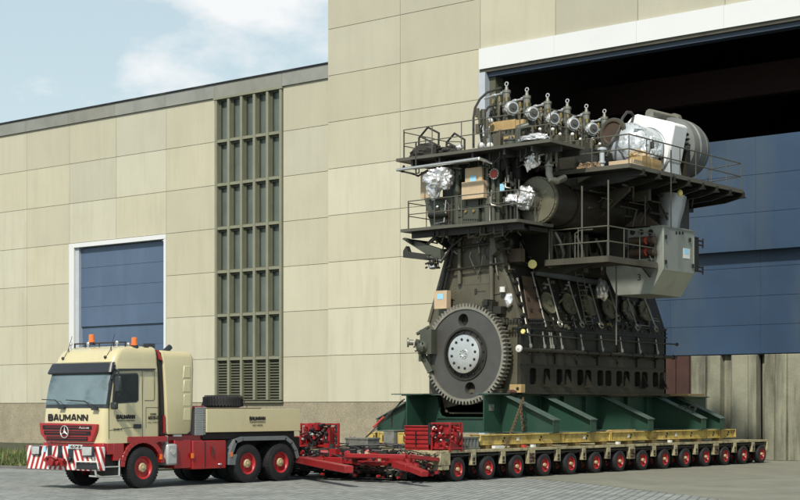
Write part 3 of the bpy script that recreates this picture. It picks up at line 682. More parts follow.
m.box(c.x-.36, c.x+.36, 27.03, 27.2, c.z-.10, c.z+.04); m.cyl((c.x-.42, 27.08, c.z+.05), (c.x+.40, 27.08, c.z+.05), .055); m.cyl((c.x, 26.92, c.z), (c.x, 27.2, c.z), .11); m.cyl((c.x+.22, 26.95, c.z-.02), (c.x+.22, 27.2, c.z-.02), .06); m.tube([V((c.x-.3, 27.1, c.z+.02)), V((c.x-.2, 26.95, c.z+.12)), V((c.x+.05, 26.93, c.z+.16)), V((c.x+.2, 27.0, c.z+.08))], .035, 8)
m.build('tow_coupling', 'transporter_red', bm, bevel=.01)
p = onY(70, 446.8, 27.17); m = MB(); m.box(p.x-.06, p.x+.50, 27.165, 27.195, p.z-.05, p.z+.06); pl = m.build('number_plate', 'label_white', bm)
m = MB(); m.box(p.x-.06, p.x, 27.16, 27.17, p.z-.05, p.z+.06); m.build('plate_band', 'label_blue', bm)
text('HB-DM 80', .075, (p.x+.02, 27.16, p.z-.032), X_, Z_, 'print_dark', bm, width=.44)
p = onY(44.4, 449, 27.18); m = MB(); m.box(p.x-.05, p.x+.05, 27.18, 27.2, p.z-.08, p.z+.08); m.build('sticker', 'label_blue', bm)
# side steps of bright steel behind the bumper
sd_ = thing
m = MB()
a, b = onX(98, 472, TX1), onX(119, 472, TX1)
m.tube([V((TX1-.1, a.y-.1, .95)), V((TX1-.02, a.y-.05, .42)), V((TX1, a.y+.1, .36)), V((TX1, b.y, .36)), V((TX1-.02, b.y+.02, .95))], .028, 8); m.tube([V((TX1, a.y, .62)), V((TX1, b.y, .62))], .02, 6); m.tube([V((TX1-.35, a.y, .38)), V((TX1, a.y+.1, .36))], .025); m.build('step', 'bright_steel', tk)
m = MB(); m.box(TX1-.7, TX1-.12, 27.6, 28.2, .35, 1.2); m.build('step_well', 'chassis_dark', tk)
# side: red sill and wheel arch
SX = TX1
m = MB(); m.box(SX-.5, SX+.012, 27.82, 28.18, .78, 1.245); m.box(SX-.5, SX+.006, 27.6, 27.84, .95, 1.245)
AC = V((SX, 28.87, .58)); r0, r1 = .66, .78
outer = arc((0, 28.87, .58), Y_, Z_, .80, 178, 8, 14); 
op = [V((0, p.y, min(p.z, 1.40))) for p in outer]; inn = arc((0, 28.87, .58), Y_, Z_, .66, 8, 178, 14)
prof = op+[V((0, p.y, p.z)) for p in inn]
# arch panel as quads between outer line and inner arc
for i in range(14):
    a_, b_ = op[i], op[i+1]; c_, d_ = inn[14-i-1], inn[14-i]
    m.prism([V((SX-.48, a_.y, a_.z)), V((SX-.48, b_.y, b_.z)), V((SX-.48, c_.y, c_.z)), V((SX-.48, d_.y, d_.z))], (.50, 0, 0))
m.box(SX-.45, SX+.018, 28.3, 29.75, 1.26, 1.42)
m.build('wheel_arch', 'truck_red', tk, bevel=.012)
m = MB(); m.box(SX-.9, SX-.46, 28.1, 29.6, .5, 1.3); m.build('arch_liner', 'chassis_dark', tk)
# door: seams, window, handle, grab rails
WXp = SX-.002
def side(px, py, off=0): p = onX(px, py, SX); p.x = SX+off; return p
m = MB()
def sline(pts, w_=.012):
    q = [side(*p) for p in pts]
    for a, b in zip(q, q[1:]): m.bar(V((SX+.001, a.y, a.z)), V((SX+.001, b.y, b.z)), w_, .006, up=X_)
sline([(109, 439), (108.6, 384), (111, 376)]); sline([(142.3, 369), (142.5, 437)]); sline([(109, 430.5), (141, 426)]); sline([(145, 371), (154.5, 371), (154.5, 398), (153.5, 400.5), (144.5, 400.5)]); sline([(146, 428), (146, 407.5), (159, 407.5), (159, 427)])
m.build('panel_seam', 'engine_dark', tk)
m = MB(); q = [side(*p) for p in ((111, 379), (112.5, 371.5), (118, 368.6), (155, 368.4), (155, 370), (118, 371), (114, 373.5), (112.2, 380))]; m.prism([V((SX-.03, p.y, p.z)) for p in q], (.06, 0, 0)); m.build('rain_gutter', 'truck_black', tk)
q = [side(*p) for p in ((112.0, 404), (114.5, 373.8), (137, 373), (138.7, 375), (138.7, 400.5), (136.5, 402.5))]
m = MB(); m.prism([V((SX-.02, p.y, p.z)) for p in q], (.026, 0, 0)); wf = m.build('door_window', 'truck_black', tk, bevel=.02)
cq = sum((p.y for p in q))/6, sum((p.z for p in q))/6
m = MB(); m.prism([V((SX-.0, cq[0]+(p.y-cq[0])*.88, cq[1]+(p.z-cq[1])*.90)) for p in q], (.012, 0, 0)); m.build('window_glass', 'cab_glass', wf, bevel=.01)
m = MB(); a = side(133.5, 424.2); b = side(141, 428.5); m.box(SX, SX+.03, a.y, b.y, b.z, a.z); m.build('door_handle', 'truck_black', tk, bevel=.01)
# mirror on its arm
m = MB(); a = side(115, 371); 
m.tube([V((SX, a.y, a.z+.05)), V((SX+.28, a.y-.12, a.z)), V((SX+.30, a.y-.12, 2.55)), V((SX+.05, a.y-.05, 2.32))], .018, 6); ma = m.build('mirror_arm', 'truck_black', tk)
m = MB(); m.box(SX+.20, SX+.42, a.y-.20, a.y-.11, 2.62, 3.06); m.build('mirror', 'truck_black', ma, bevel=.04)
m = MB(); m.box(SX+.05, SX+.27, a.y-.22, a.y-.10, 2.16, 2.36); m.build('kerb_mirror', 'truck_black', ma, bevel=.04)
# side lettering
a = side(116.5, 418.7); b = side(134.7, 418.7)
block_word('BAUMANN', .115, (SX+.008, a.y, a.z-.01), Y_, Z_, 'print_dark', tk, width=b.y-a.y)
m = MB(); 
text('SPEZIALTRANSPORTE', .035, (SX+.008, a.y, a.z-.07), Y_, Z_, 'print_dark', tk, width=b.y-a.y)
a = side(148, 419.5); text('60330-0', .10, (SX+.008, a.y, a.z), Y_, Z_, 'print_dark', tk, width=side(158, 419).y-a.y, bold=.02)
a = side(150, 415); text('SWISS', .05, (SX+.008, a.y, a.z), Y_, Z_, 'print_dark', tk, width=.22, bold=.01)
a = side(147.5, 423); text('max. 4160 kg', .035, (SX+.008, a.y, a.z), Y_, Z_, 'print_dark', tk, width=.42)
a = side(113, 429.5); text('2048 S', .05, (SX+.008, a.y, a.z-.02), Y_, Z_, 'print_dark', tk, width=.30)
# roof: rail, beacons, horns, aerials
m = MB(); ry = 28.45
m.tube([V((TX0+.25, ry, 3.86)), V((TX0+.25, ry, 4.00)), V((TX1-.25, ry, 4.00)), V((TX1-.25, ry, 3.86))], .022, 6)
for k in range(3): m.cyl((TX0+.7+.6*k, ry, 3.8), (TX0+.7+.6*k, ry, 4.0), .02)
rb = m.build('roof_rail', 'rail_dark', tk)
for px in (93, 134.3):
    p = onY(px, 344, 28.5); x = p.x if px > 100 else p.x
    if px > 100: p = onX(px, 341, TX1-.25); x, y = TX1-.25, p.y; zb = 3.90
    else: y, zb = ry, 4.01
    m = MB(); m.lathe((x, y, zb), Z_, [(0, .09), (.05, .09), (.06, .078), (.22, .074), (.24, .055), (.245, 0)], 16, capped=False); m.b.faces.ensure_lookup_table()
    bcn = m.build('beacon', 'orange_lens', tk)
    m = MB(); m.cyl((x, y, zb-.06), (x, y, zb+.02), .11); m.build('beacon_base', 'truck_black', bcn)
for x in (TX0+.22, TX0+.72+.25, TX1-.45):
    m = MB(); m.sphere((x, ry-.12, 3.99), .055, 2, (1, .8, 1)); m.cyl((x, ry-.12, 3.86), (x, ry-.12, 3.95), .02); m.build('roof_lamp', 'bright_steel', tk)
m = MB(); p = onX(128.5, 343.5, TX1-.3); m.sphere((TX1-.3, p.y, 3.95), .05, 2); m.build('roof_lamp', 'bright_steel', tk)
for xx_ in (TX0+.42, TX1-.42):
    p = V((xx_, 27.92, 3.58)); m = MB(); m.sphere(p+V((0, -.03, 0)), .045, 2); m.tube([p, p+V((.06, .1, .22)), p+V((.12, .2, .62))], .008, 5); m.cyl(p+V((.07, .12, .16)), p+V((.07, .12, .3)), .012); m.build('aerial', 'truck_black', tk)
m = MB(); m.box(TX1-.35, TX1-.2, 29.1, 29.25, 3.86, 3.93); m.box(TX1-.55, TX1-.35, 29.38, 29.62, 3.84, 4.0); m.cyl((TX1-.25, 29.9, 3.78), (TX1-.25, 30.1, 3.92), .08); m.build('roof_horn', 'truck_black', tk)
# red seam panel and air-deflector tower behind the cab
m = MB(); m.prism([V((TX0+.2, 29.5, 1.45)), V((TX0+.2, 29.74, 1.45)), V((TX0+.2, 29.66, 3.7)), V((TX0+.2, 29.46, 3.82))], (HW*2-.28, 0, 0)); m.build('seam_panel', 'chassis_dark', tk)
m = MB(); m.prism([V((TX1-.07, 29.50, 3.55)), V((TX1-.07, 29.62, 3.5)), V((TX1-.12, 29.52, 3.80)), V((TX1-.12, 29.45, 3.82))], (.05, 0, 0)); m.box(TX1-.06, TX1-.02, 29.66, 29.70, 1.5, 2.0); m.build('seam_strip', 'truck_red', tk)
m = MB(); secs = []
for z, y0, y1, hw in ((1.47, 29.80, 30.62, HW-.02), (1.55, 29.76, 30.72, HW), (2.4, 29.72, 30.80, HW), (3.3, 29.66, 30.84, HW-.01), (3.62, 29.62, 30.83, HW-.02), (3.74, 29.60, 30.78, HW-.06), (3.79, 29.62, 30.68, HW-.12), (3.81, 29.66, 30.5, HW-.2)): secs.append(sectn(hw, y0, y1, .04, .14, z))
loft(m, secs); tw = m.build('air_deflector', 'truck_cream', tk, ang=40)
m = MB()
for k in range(4):
    z0 = 1.85+k*.40; m.prism([V((SX-.02, 30.36, z0)), V((SX-.02, 30.64, z0)), V((SX-.02, 30.64, z0+.34)), V((SX-.02, 30.40, z0+.34))], (.027, 0, 0))
m.build('deflector_rib', 'truck_cream', tw, bevel=.015)
m = MB(); m.box(TX0+.1, TX1-.08, 30.9, 31.22, 1.42, 2.22)
for k in range(16): m.box(TX1-.08, TX1-.03, 30.88, 31.26, 1.45+k*.05, 1.475+k*.05)
m.build('air_filter', 'aluminium', tk)
m = MB(); m.box(TX0+.15, TX1-.12, 30.72, 31.3, 2.18, 2.26); m.build('filter_frame', 'truck_red', tk)
# ballast box with lettering
m = MB(); m.box(TX0-.0, TX1, 31.28, 35.22, 1.50, 2.17); bb = m.build('ballast_box', 'truck_cream', tk, bevel=.012)
m = MB(); m.box(TX0+.1, TX1-.15, 31.25, 35.1, 1.30, 1.50); m.build('ballast_frame', 'chassis_dark', tk)
m = MB(); m.box(TX0+.2, TX1-.2, 31.3, 33.7, 2.171, 2.20); m.build('anti_slip_mat', 'engine_brown', bb)
a = side(249.5, 420); block_word('BAUMANN', .11, (SX+.008, a.y, a.z-.01), Y_, Z_, 'print_dark', bb, width=side(265, 420).y-a.y)
text('SCHWERTRANSPORTE', .035, (SX+.008, a.y, a.z-.075), Y_, Z_, 'print_dark', bb, width=side(265, 420).y-a.y); text('0421-68730', .035, (SX+.008, a.y+.12, a.z-.17), Y_, Z_, 'print_dark', bb, width=.42)
# chassis boxes, tank, muffler
m = MB(); 
y0 = side(193, 450).y; y1 = side(227, 450).y
m.box(SX-.7, SX-.01, y0, y1-.03, .46, 1.27); 
m.build('storage_box', 'truck_red', tk, bevel=.02)
m = MB(); m.tube([V((SX+.0, y1-.62, 1.1)), V((SX+.03, y1-.6, 1.08)), V((SX+.03, y1-.6, .86)), V((SX, y1-.62, .84))], .014, 6); m.box(SX-.01, SX+.006, (y0+y1)/2-.2, (y0+y1)/2-.19, .5, 1.25); m.build('box_handle', 'truck_black', tk)
m = MB(); m.box(SX-.5, SX-.06, side(176, 450).y, y0-.01, .5, 1.3); m.box(SX-1.2, SX-.2, 29.4, 31.3, .95, 1.44); m.build('side_cover', 'truck_red', tk, bevel=.02)
m = MB(); q0, q1 = side(166.5, 450).y, side(177, 450).y
m.box(SX-.5, SX+.04, q0, q1, .60, 1.20); fk = m.build('urea_tank', 'aluminium', tk, bevel=.06)
m = MB(); c_ = V((SX+.04, (q0+q1)/2, .98)); m.cyl(c_, c_+X_*.03, .085, seg=20); m.tube([c_+X_*.02+V((0, .05*math.cos(a*.7), .05*math.sin(a*.7))) for a in range(7)], .012, 6); m.build('filler_cap', 'bright_steel', fk)
m = MB(); m.tube([V((SX-.05, q0+.05, 1.2)), V((SX-.05, q0+.02, 1.32)), V((SX-.05, q0+.05, 1.42))], .05, 8); m.box(SX-.1, SX-.02, q0+.3, q1+.2, 1.40, 1.45); m.build('tank_bracket', 'aluminium', tk)
for y in (side(160.5, 466).y, side(192.6, 462).y-.02, side(231, 462).y): 
    m = MB(); m.box(SX+.0, SX+.035, y-.04, y+.04, .78, .92); m.build('side_marker', 'orange_lens', tk)
m = MB(); m.sphere((SX+.02, y1-.3, .58), .045, 2, (1, 1.6, .7)); m.build('box_lock', 'bright_steel', tk)
# chassis rails, axles
m = MB(); m.box(TC-.5, TC-.35, 28, 36.0, .75, 1.3); m.box(TC+.35, TC+.5, 28, 36.0, .75, 1.3); m.box(TC-.9, TC+.9, 28.2, 30.5, .6, 1.2)
m.box(TX0+.3, TX1-.75, 29.9, 32.4, .5, 1.25)
for y in (28.87, 32.93, 34.34): m.cyl((TX0+.4, y, .56), (TX1-.4, y, .56), .10); m.sphere((TC, y, .56), .24)
m.box(TX0+.4, TX1-.4, 35.1, 35.6, .7, 1.3); m.build('chassis', 'chassis_dark', tk)
# mudguards over the rear axles
def mudguard(x0_, x1_):
    m = MB(); pts = [(side(229, 466).y, .55), (side(229.3, 455).y, .86), (side(234.5, 441).y, 1.28), (side(241, 438.4).y+.05, 1.36), (side(286, 438).y, 1.36), (side(292.5, 444).y, 1.20), (side(297, 452).y, .95), (side(299, 462).y, .70)]
    ins = .13
    for i in range(len(pts)-1):
        a_, b_ = V((0, *pts[i])), V((0, *pts[i+1])); d = (b_-a_).normalized(); n_ = V((0, d.z, -d.y))
        if i in (0,): wd = .30
        else: wd = .12
        m.prism([V((x1_-.03, a_.y, a_.z)), V((x1_-.03, b_.y, b_.z)), V((x1_-.03, *(b_+n_*wd).yz)), V((x1_-.03, *(a_+n_*wd).yz))], (.03, 0, 0))
        m.prism([V((x0_, a_.y, a_.z)), V((x0_, b_.y, b_.z)), V((x0_, *(b_+n_*.02).yz)), V((x0_, *(a_+n_*.02).yz))], (x1_-x0_-.031, 0, 0))
    return m.build('mudguard', 'mudguard_grey', tk)
mudguard(SX-.62, SX+.02); mudguard(TX0-.02, TX0+.6)
# spare wheel lying on the deck
sp = onY(223, 401, 33.0); c = V((-33.75, 32.35, 2.46)); 
cz = V((onX(223, 400, -33.3).x, onX(223, 400, -33.3).y, 2.21))
m = MB(); m.lathe(cz, Z_, [(.02, .36), (0, .45), (.03, .55), (.07, .585), (.27, .585), (.31, .55), (.34, .45), (.32, .34)], 40, capped=False)
for k in range(40):
    a = 2*math.pi*k/40; d = V((math.cos(a), math.sin(a), 0)); t = V((-d.y, d.x, 0))
    for z_ in (.03, .18): m.prism([cz+d*.56+t*.026+Z_*z_, cz+d*.60+t*.026+Z_*z_, cz+d*.60-t*.012+Z_*z_, cz+d*.56-t*.012+Z_*z_], (0, 0, .14))
tyo = m.build('spare_tyre', 'rubber', None, label='spare black truck tyre lying flat behind the cab', cat='tyre', origin=(cz.x, cz.y, 2.2))
m = MB(); m.tube([cz+V((-.62, -.3, .0)), cz+V((-.5, -.25, .35)), cz+V((.0, .0, .36)), cz+V((.5, .25, .35)), cz+V((.6, .4, .02))], .018, 6)
m.build('lashing_strap', 'cloth_dark', None, label='dark strap holding down the spare tyre', cat='strap')
# wheels
RW = .565; WW = .34; rw = random.Random(2)
w0 = make_wheel(RW, WW, .30, tk, (SX+.03-WW/2, 28.87, RW))
for y in (32.93, 34.34): copy_tree(w0, V((SX+.03-WW/2, y, RW)), tk)
for y in (28.87, 32.93, 34.34): copy_tree(w0, V((TX0-.03+WW/2, y, RW)), tk, rz=math.pi)
for y in (32.93, 34.34):
    copy_tree(w0, V((SX-.38-WW/2, y, RW)), tk); copy_tree(w0, V((TX0+.36+WW/2, y, RW)), tk, rz=math.pi)

for o_ in [x for x in bpy.data.objects if x.parent is tk and x.name.startswith('wheel') and 'arch' not in x.name]: o_.rotation_euler.x = rw.uniform(0, 6.28)
# ------------------------------------------------------------------ self-levelling modular transporter: two files side by side
NX = -28.1; DZ = .93
AX = [37.4+i*(57.55-37.4)/13 for i in range(14)]
def build_file(nearx, label, near):
    x1 = nearx; x0 = nearx-2.45; t = thing('modular_trailer', label, 'trailer', ((x0+x1)/2, 47, 0), group='two coupled transporter files')
    y0, y1 = 36.75, 58.1
    m = MB(); m.box(x0+.03, x1-.03, y0, y1, DZ-.06, DZ); 
    m.box(x1-.10, x1, y0, y1, DZ-.075, DZ+.012); m.box(x0, x0+.10, y0, y1, DZ-.13, DZ+.012)
    dk = m.build('deck', 'deck_cream', t, bevel=.008)
    m = MB(); m.box(x0+.7, x1-.7, y0, y1, .52, DZ-.062); m.box(x0+.12, x1-.14, y0+.2, y1-.1, DZ-.2, DZ-.062); 
    for y in AX: m.box(x0+.15, x1-.15, y-.06, y+.06, .50, .62); m.cyl((x0+.1, y, .375), (x1-.1, y, .375), .06)
    m.build('spine', 'chassis_dark', t)
    m = MB(); m.box(x1-.14, x1-.02, y0+.15, y1-.15, .76, .795); 
    for i in range(26): y = y0+.4+i*.8; m.cyl((x1-.06, y, .70), (x1-.06, y+.55, .74), .018, seg=6)
    m.build('hydraulic_line', 'hose_black', t)
    # hangers between the wheels
    for i in range(14):
        y = AX[i]+ (AX[1]-AX[0])/2
        if i == 13: y = 58.02
        wide = i in (2, 6, 10)
        hw = .20 if wide else .115
        if i == 13: hw = .05
        m = MB(); m.box(x1-.12, x1+.004, y-hw, y+hw, .47 if not wide else .43, DZ-.077); h = m.build('hanger', 'deck_cream', t, bevel=.012)
        if i == 13: continue
        m = MB()
        if wide:
            for k in range(3): m.box(x1+.005, x1+.02, y-.13, y+.13, .48+k*.11, .55+k*.11)
            m.cyl((x1, y-.06, .72), (x1+.07, y-.06, .72), .04); m.cyl((x1, y+.08, .6), (x1+.06, y+.08, .6), .035)
            m.build('coupling', 'rust_red', h)
        else:
            m.box(x1+.005, x1+.012, y-.06, y+.06, .50, .57); m.box(x1+.005, x1+.012, y-.06, y+.05, .60, .70)
            m.build('slot', 'chassis_dark', h)
            if near and i % 2 == 0: m = MB(); m.box(x1+.013, x1+.02, y-.04, y+.05, .715, .775); m.build('data_plate', 'steel_box_grey', h)
    # turntable legs
    m = MB()
    for y in AX:
        for x in (x0+.62, x1-.62):
            m.bar((x, y-.02, .84), (x, y+.34, .52), .22, .12); m.bar((x, y+.34, .52), (x, y, .375), .20, .10)
    m.build('axle_arm', 'chassis_dark', t)
    return t
WR = .37
n1 = build_file(NX, 'modular trailer file nearest the camera carrying the green cradle', True)
n2 = build_file(NX-4.5, 'far modular trailer file directly behind the cream truck', False)
tw0 = make_wheel(WR, .26, .21, n1, (NX-.13, AX[0], WR), lugs=0, dish=.07, hubr=.33)
first = True; rc0 = random.Random(6)
for t, nx in ((n1, NX), (n2, NX-4.5)):
    for i, y in enumerate(AX):
        for k, (dx, rz) in enumerate(((-.13, 0), (-.62, 0), (-1.83, math.pi), (-2.32, math.pi))):
            if first: first = False; continue
            wc = copy_tree(tw0, V((nx+dx, y+(.0), WR)), t, rz=rz); wc.rotation_euler.x = rc0.uniform(0, 6.28)
# ------------------------------------------------------------------ power packs (red) on the front of each file
def power_pack(t, x1, w_, y0, y1, z1, rnd):
    x0 = x1-w_
    m = MB(); m.box(x0, x1, y0, y1, .86, z1-.08); m.box(x0-.02, x1+.02, y0-.02, y1+.02, z1-.08, z1-.03)
    for x in (x0, x1): 
        for y in (y0, y1): m.bar((x, y, .8), (x, y, z1+.03), .07, .07, up=X_)
    pk = m.build('power_pack', 'transporter_red', t, bevel=.012)
    return pk, x0
def clutter(x0, x1, y0, y1, z0, z1, n, matn, parent, name, rnd, s=(.05, .16)):
    m = MB()
    for i in range(n):
        c = V((rnd.uniform(x0, x1), rnd.uniform(y0, y1), rnd.uniform(z0, z1))); k = rnd.random(); q = rnd.uniform(*s)
        if k < .45: a = V((rnd.choice((0, 1)), rnd.choice((0, 1)), rnd.choice((0, 1)))); a = a if a.length else X_; m.cyl(c, c+a.normalized()*q, q*.35, seg=8)
        elif k < .85: m.box(c.x-q/2, c.x+q/2, c.y-q/3, c.y+q/3, c.z-q*.4, c.z+q*.4)
        else: m.sphere(c, q*.45, 1)
    return m.build(name, matn, parent)
def hoses(x0, x1, y0, y1, z0, z1, n, parent, rnd, r=.016, name='hose', matn='hose_black', sag=.2):
    m = MB()
    for i in range(n):
        a = V((rnd.uniform(x0, x1), rnd.uniform(y0, y1), rnd.uniform(z0, z1))); b = V((rnd.uniform(x0, x1), rnd.uniform(y0, y1), rnd.uniform(z0, z1)))
        if (b-a).length > 2.2: b = a+(b-a).normalized()*2.0
        pts = []
        for k in range(7): u = k/6; p = a.lerp(b, u); p.z += (-sag if i % 2 else sag*.7)*math.sin(math.pi*u)*rnd.uniform(.7, 1.2); pts.append(p)
        m.tube(pts, r*rnd.uniform(.8, 1.4), 6)
    return m.build(name, matn, parent)
rc = random.Random(21)
# near file: slatted cabinet and engine pack
ay = 36.95
a, b = onY(405, 440, ay).x, onY(428.5, 440, ay).x
m = MB(); m.box(a, b, ay, ay+.6, DZ, 1.63)
for k in range(5): m.box(a-.012, b+.012, ay-.03, ay+.0-.001, 1.0+k*.13, 1.08+k*.13)
m.box(a-.03, b+.03, ay-.04, ay+.64, 1.632, 1.67); cb = m.build('control_cabinet', 'transporter_red', n1, bevel=.012)
m = MB(); m.box((a+b)/2-.015, (a+b)/2+.015, ay-.06, ay-.031, 1.05, 1.5); m.cyl((b+.06, ay-.02, 1.1), (b+.06, ay-.02, 1.75), .05); m.cyl((b+.11, ay+.1, 1.2), (b+.16, ay+.0, 1.72), .07); m.build('filter', 'hose_black', cb)
a, b = onY(432, 440, ay).x, NX+.02
DP = .58
m = MB(); m.box(a+.03, b-.04, ay+.06, ay+DP-.05, DZ, 1.70)
for x in (a, b):
    for y in (ay, ay+DP): m.bar((x, y, .9), (x, y, 1.76), .06, .06, up=X_)
for z in (1.0, 1.35, 1.74):
    for y in (ay, ay+DP): m.bar((a, y, z), (b, y, z), .05, .05)
    for x in (a, b): m.bar((x, ay, z), (x, ay+DP, z), .05, .05)
m.cyl((b-.05, ay+.3, 1.5), (b+.0, ay+.3, 1.5), .15, seg=20)
pk = m.build('power_pack', 'transporter_red', n1, bevel=.008)
clutter(a, b, ay-.10, ay+.02, 1.0, 1.72, 26, 'transporter_red', pk, 'valve_block', rc); clutter(b-.02, b+.04, ay, ay+DP, 1.0, 1.7, 16, 'transporter_red', pk, 'fitting', rc, (.04, .12))
clutter(a, b, ay-.13, ay, 1.0, 1.7, 9, 'hose_black', pk, 'gauge', rc, (.04, .12)); clutter(a+.05, b-.2, ay-.12, ay-.05, 1.1, 1.66, 6, 'label_white', pk, 'white_fitting', rc, (.04, .10)); clutter(a, b, ay-.12, ay, 1.0, 1.7, 6, 'bright_steel', pk, 'steel_fitting', rc, (.03, .08))
# cream head block with hoses under it
m = MB(); m.box(NX-1.75, NX, 36.55, 36.95, .36, DZ-.02); m.box(NX-.15, NX+.01, 36.5, 37.0, .5, DZ); m.box(NX-1.95, NX-1.8, 36.3, 36.9, .3, .8); hb = m.build('head_block', 'deck_cream', n1, bevel=.02)
hoses(NX-1.9, NX+.05, 36.2, 36.54, .35, 1.0, 30, hb, rc, sag=.18, r=.014); clutter(NX-1.9, NX+.05, 36.25, 36.55, .22, .5, 34, 'transporter_red', hb, 'quick_coupler', rc, (.03, .10)); clutter(NX-1.9, NX+.05, 36.3, 36.55, .3, .9, 12, 'deck_cream', hb, 'cream_fitting', rc, (.03, .08)); clutter(NX-1.9, NX, 36.2, 36.5, .2, .8, 30, 'chassis_dark', hb, 'dark_fitting', rc, (.05, .14))
# far file: power pack right behind the truck
fx0, fx1 = onY(301, 440, ay).x, onY(329, 440, ay).x
m = MB(); m.box(fx0, fx1-.1, ay+.1, ay+.4, DZ, 1.60)
for x in (fx0, fx1):
    for y in (ay, ay+.45): m.bar((x, y, .8), (x, y, 1.72), .07, .07, up=X_)
for z in (1.0, 1.36, 1.68):
    for y in (ay, ay+.45): m.bar((fx0, y, z), (fx1, y, z), .05, .06)
m.box(fx0-.45, fx0+.02, ay-.02, ay+.1, .88, 1.30); m.box(fx1-.1, fx1+.2, ay-.1, ay+.1, .90, 1.06); m.cyl((fx0+.3, ay-.03, 1.5), (fx0+.3, ay+.1, 1.5), .17, seg=18)
pk = m.build('power_pack', 'transporter_red', n2, bevel=.01)
clutter(fx0, fx1, ay-.1, ay+.02, .95, 1.72, 30, 'transporter_red', pk, 'valve_block', rc, (.06, .2)); clutter(fx0+.3, fx1, ay-.14, ay, 1.0, 1.7, 22, 'hose_black', pk, 'gauge', rc, (.06, .18)); clutter(fx0, fx1, ay-.14, ay-.05, .9, 1.6, 8, 'bright_steel', pk, 'steel_fitting', rc, (.05, .13))
hoses(fx0, fx1+.2, ay-.15, ay, .9, 1.6, 8, pk, rc); 
m = MB(); m.box(fx0-.5, fx0-.05, ay-.12, ay-.04, .96, 1.25); m.build('marker_board', 'warning_stripes', pk, origin=(fx0-.3, ay-.08, .6))
# hoses, pipes and fittings lying between the two packs
hoses(-35.0, -29.3, 35.4, 37.8, .70, 1.0, 34, n2, rc, sag=.10, name='hose_bundle')
clutter(-34.8, -29.6, 35.3, 37.2, .68, .90, 60, 'chassis_dark', n2, 'dark_fitting', rc, (.08, .26)); clutter(-34.8, -29.6, 35.2, 36.6, .66, .86, 26, 'transporter_red', n2, 'red_fitting', rc, (.08, .28)); clutter(-34.3, -29.6, 35.2, 36.4, .72, .86, 7, 'deck_cream', n2, 'cream_fitting', rc, (.06, .20)); clutter(-34.6, -29.6, 35.2, 36.6, .7, .9, 8, 'bright_steel', n2, 'steel_fitting', rc, (.05, .16))
# red towing frame between truck and transporter
m = MB()
p = [onZ(296, 459, .62), onZ(349, 469.5, .50)]
m.bar(p[0], p[1], .26, .20); a = onZ(347, 455.5, .80); b = onZ(407, 456.5, .80); m.bar(a, b, .22, .12); m.bar(a, a+V((-.2, 1.6, -.2)), .2, .12); m.bar(b, b+V((.1, 1.6, -.15)), .2, .12)
a = onZ(364, 458, .70); m.prism([a, onZ(378, 458, .70), onZ(373, 468, .42), onZ(364, 468, .42)], (-.1, .2, 0))
q0, q1, q2 = onZ(396, 464, .58), onZ(410, 468, .50), onZ(425, 474, .36)
m.bar(q0, q1, .28, .20); m.bar(q1, q2, .24, .16)
m.bar(onZ(404, 455, .8), onZ(410, 468, .45), .10, .14); m.bar(onZ(411, 453, .85), onZ(416, 467, .5), .08, .12); m.bar(onZ(303, 452, .8), onZ(345, 454, .76), .3, .1)
m.bar((-34.6, 36.2, .62), (-29.0, 36.35, .62), .3, .16); m.bar((-34.3, 35.7, .68), (-31.6, 35.5, .64), .5, .10); m.box(-31.6, -30.9, 35.3, 36.1, .45, .72); m.bar((-31.0, 35.6, .60), (-29.4, 35.4, .56), .45, .12); m.bar((-33.8, 35.2, .66), (-33.8, 36.9, .66), .35, .16); m.bar((-30.6, 36.9, .6), (-28.6, 36.0, .5), .2, .14)
tf = m.build('towing_frame', 'transporter_red', n2, bevel=.015)
hoses(-34.5, -29.0, 35.0, 36.3, .25, .85, 34, tf, rc, sag=.12, r=.014); clutter(-34.5, -28.8, 35.6, 36.8, .15, .6, 60, 'chassis_dark', tf, 'dark_fitting', rc, (.08, .26)); clutter(-32.2, -28.8, 35.3, 36.2, .2, .75, 12, 'deck_cream', tf, 'cream_fitting', rc, (.04, .12)); clutter(-32, -28.6, 35.2, 36, .15, .6, 26, 'transporter_red', tf, 'red_fitting', rc, (.05, .14))
m = MB(); m.box(-35.2, -28.6, 36.6, 37.0, .2, .62); m.build('shade_plate', 'chassis_dark', tf)  # dark plate added to stand for shade below the towing frame
m = MB(); p = onZ(336, 444, .93); 
for k in range(4): m.sphere(p+Z_*(.12+.16*k), .075, 1)
m.cyl(p, p+Z_*.7, .03); m.build('lamp_post', 'hose_black', n2)

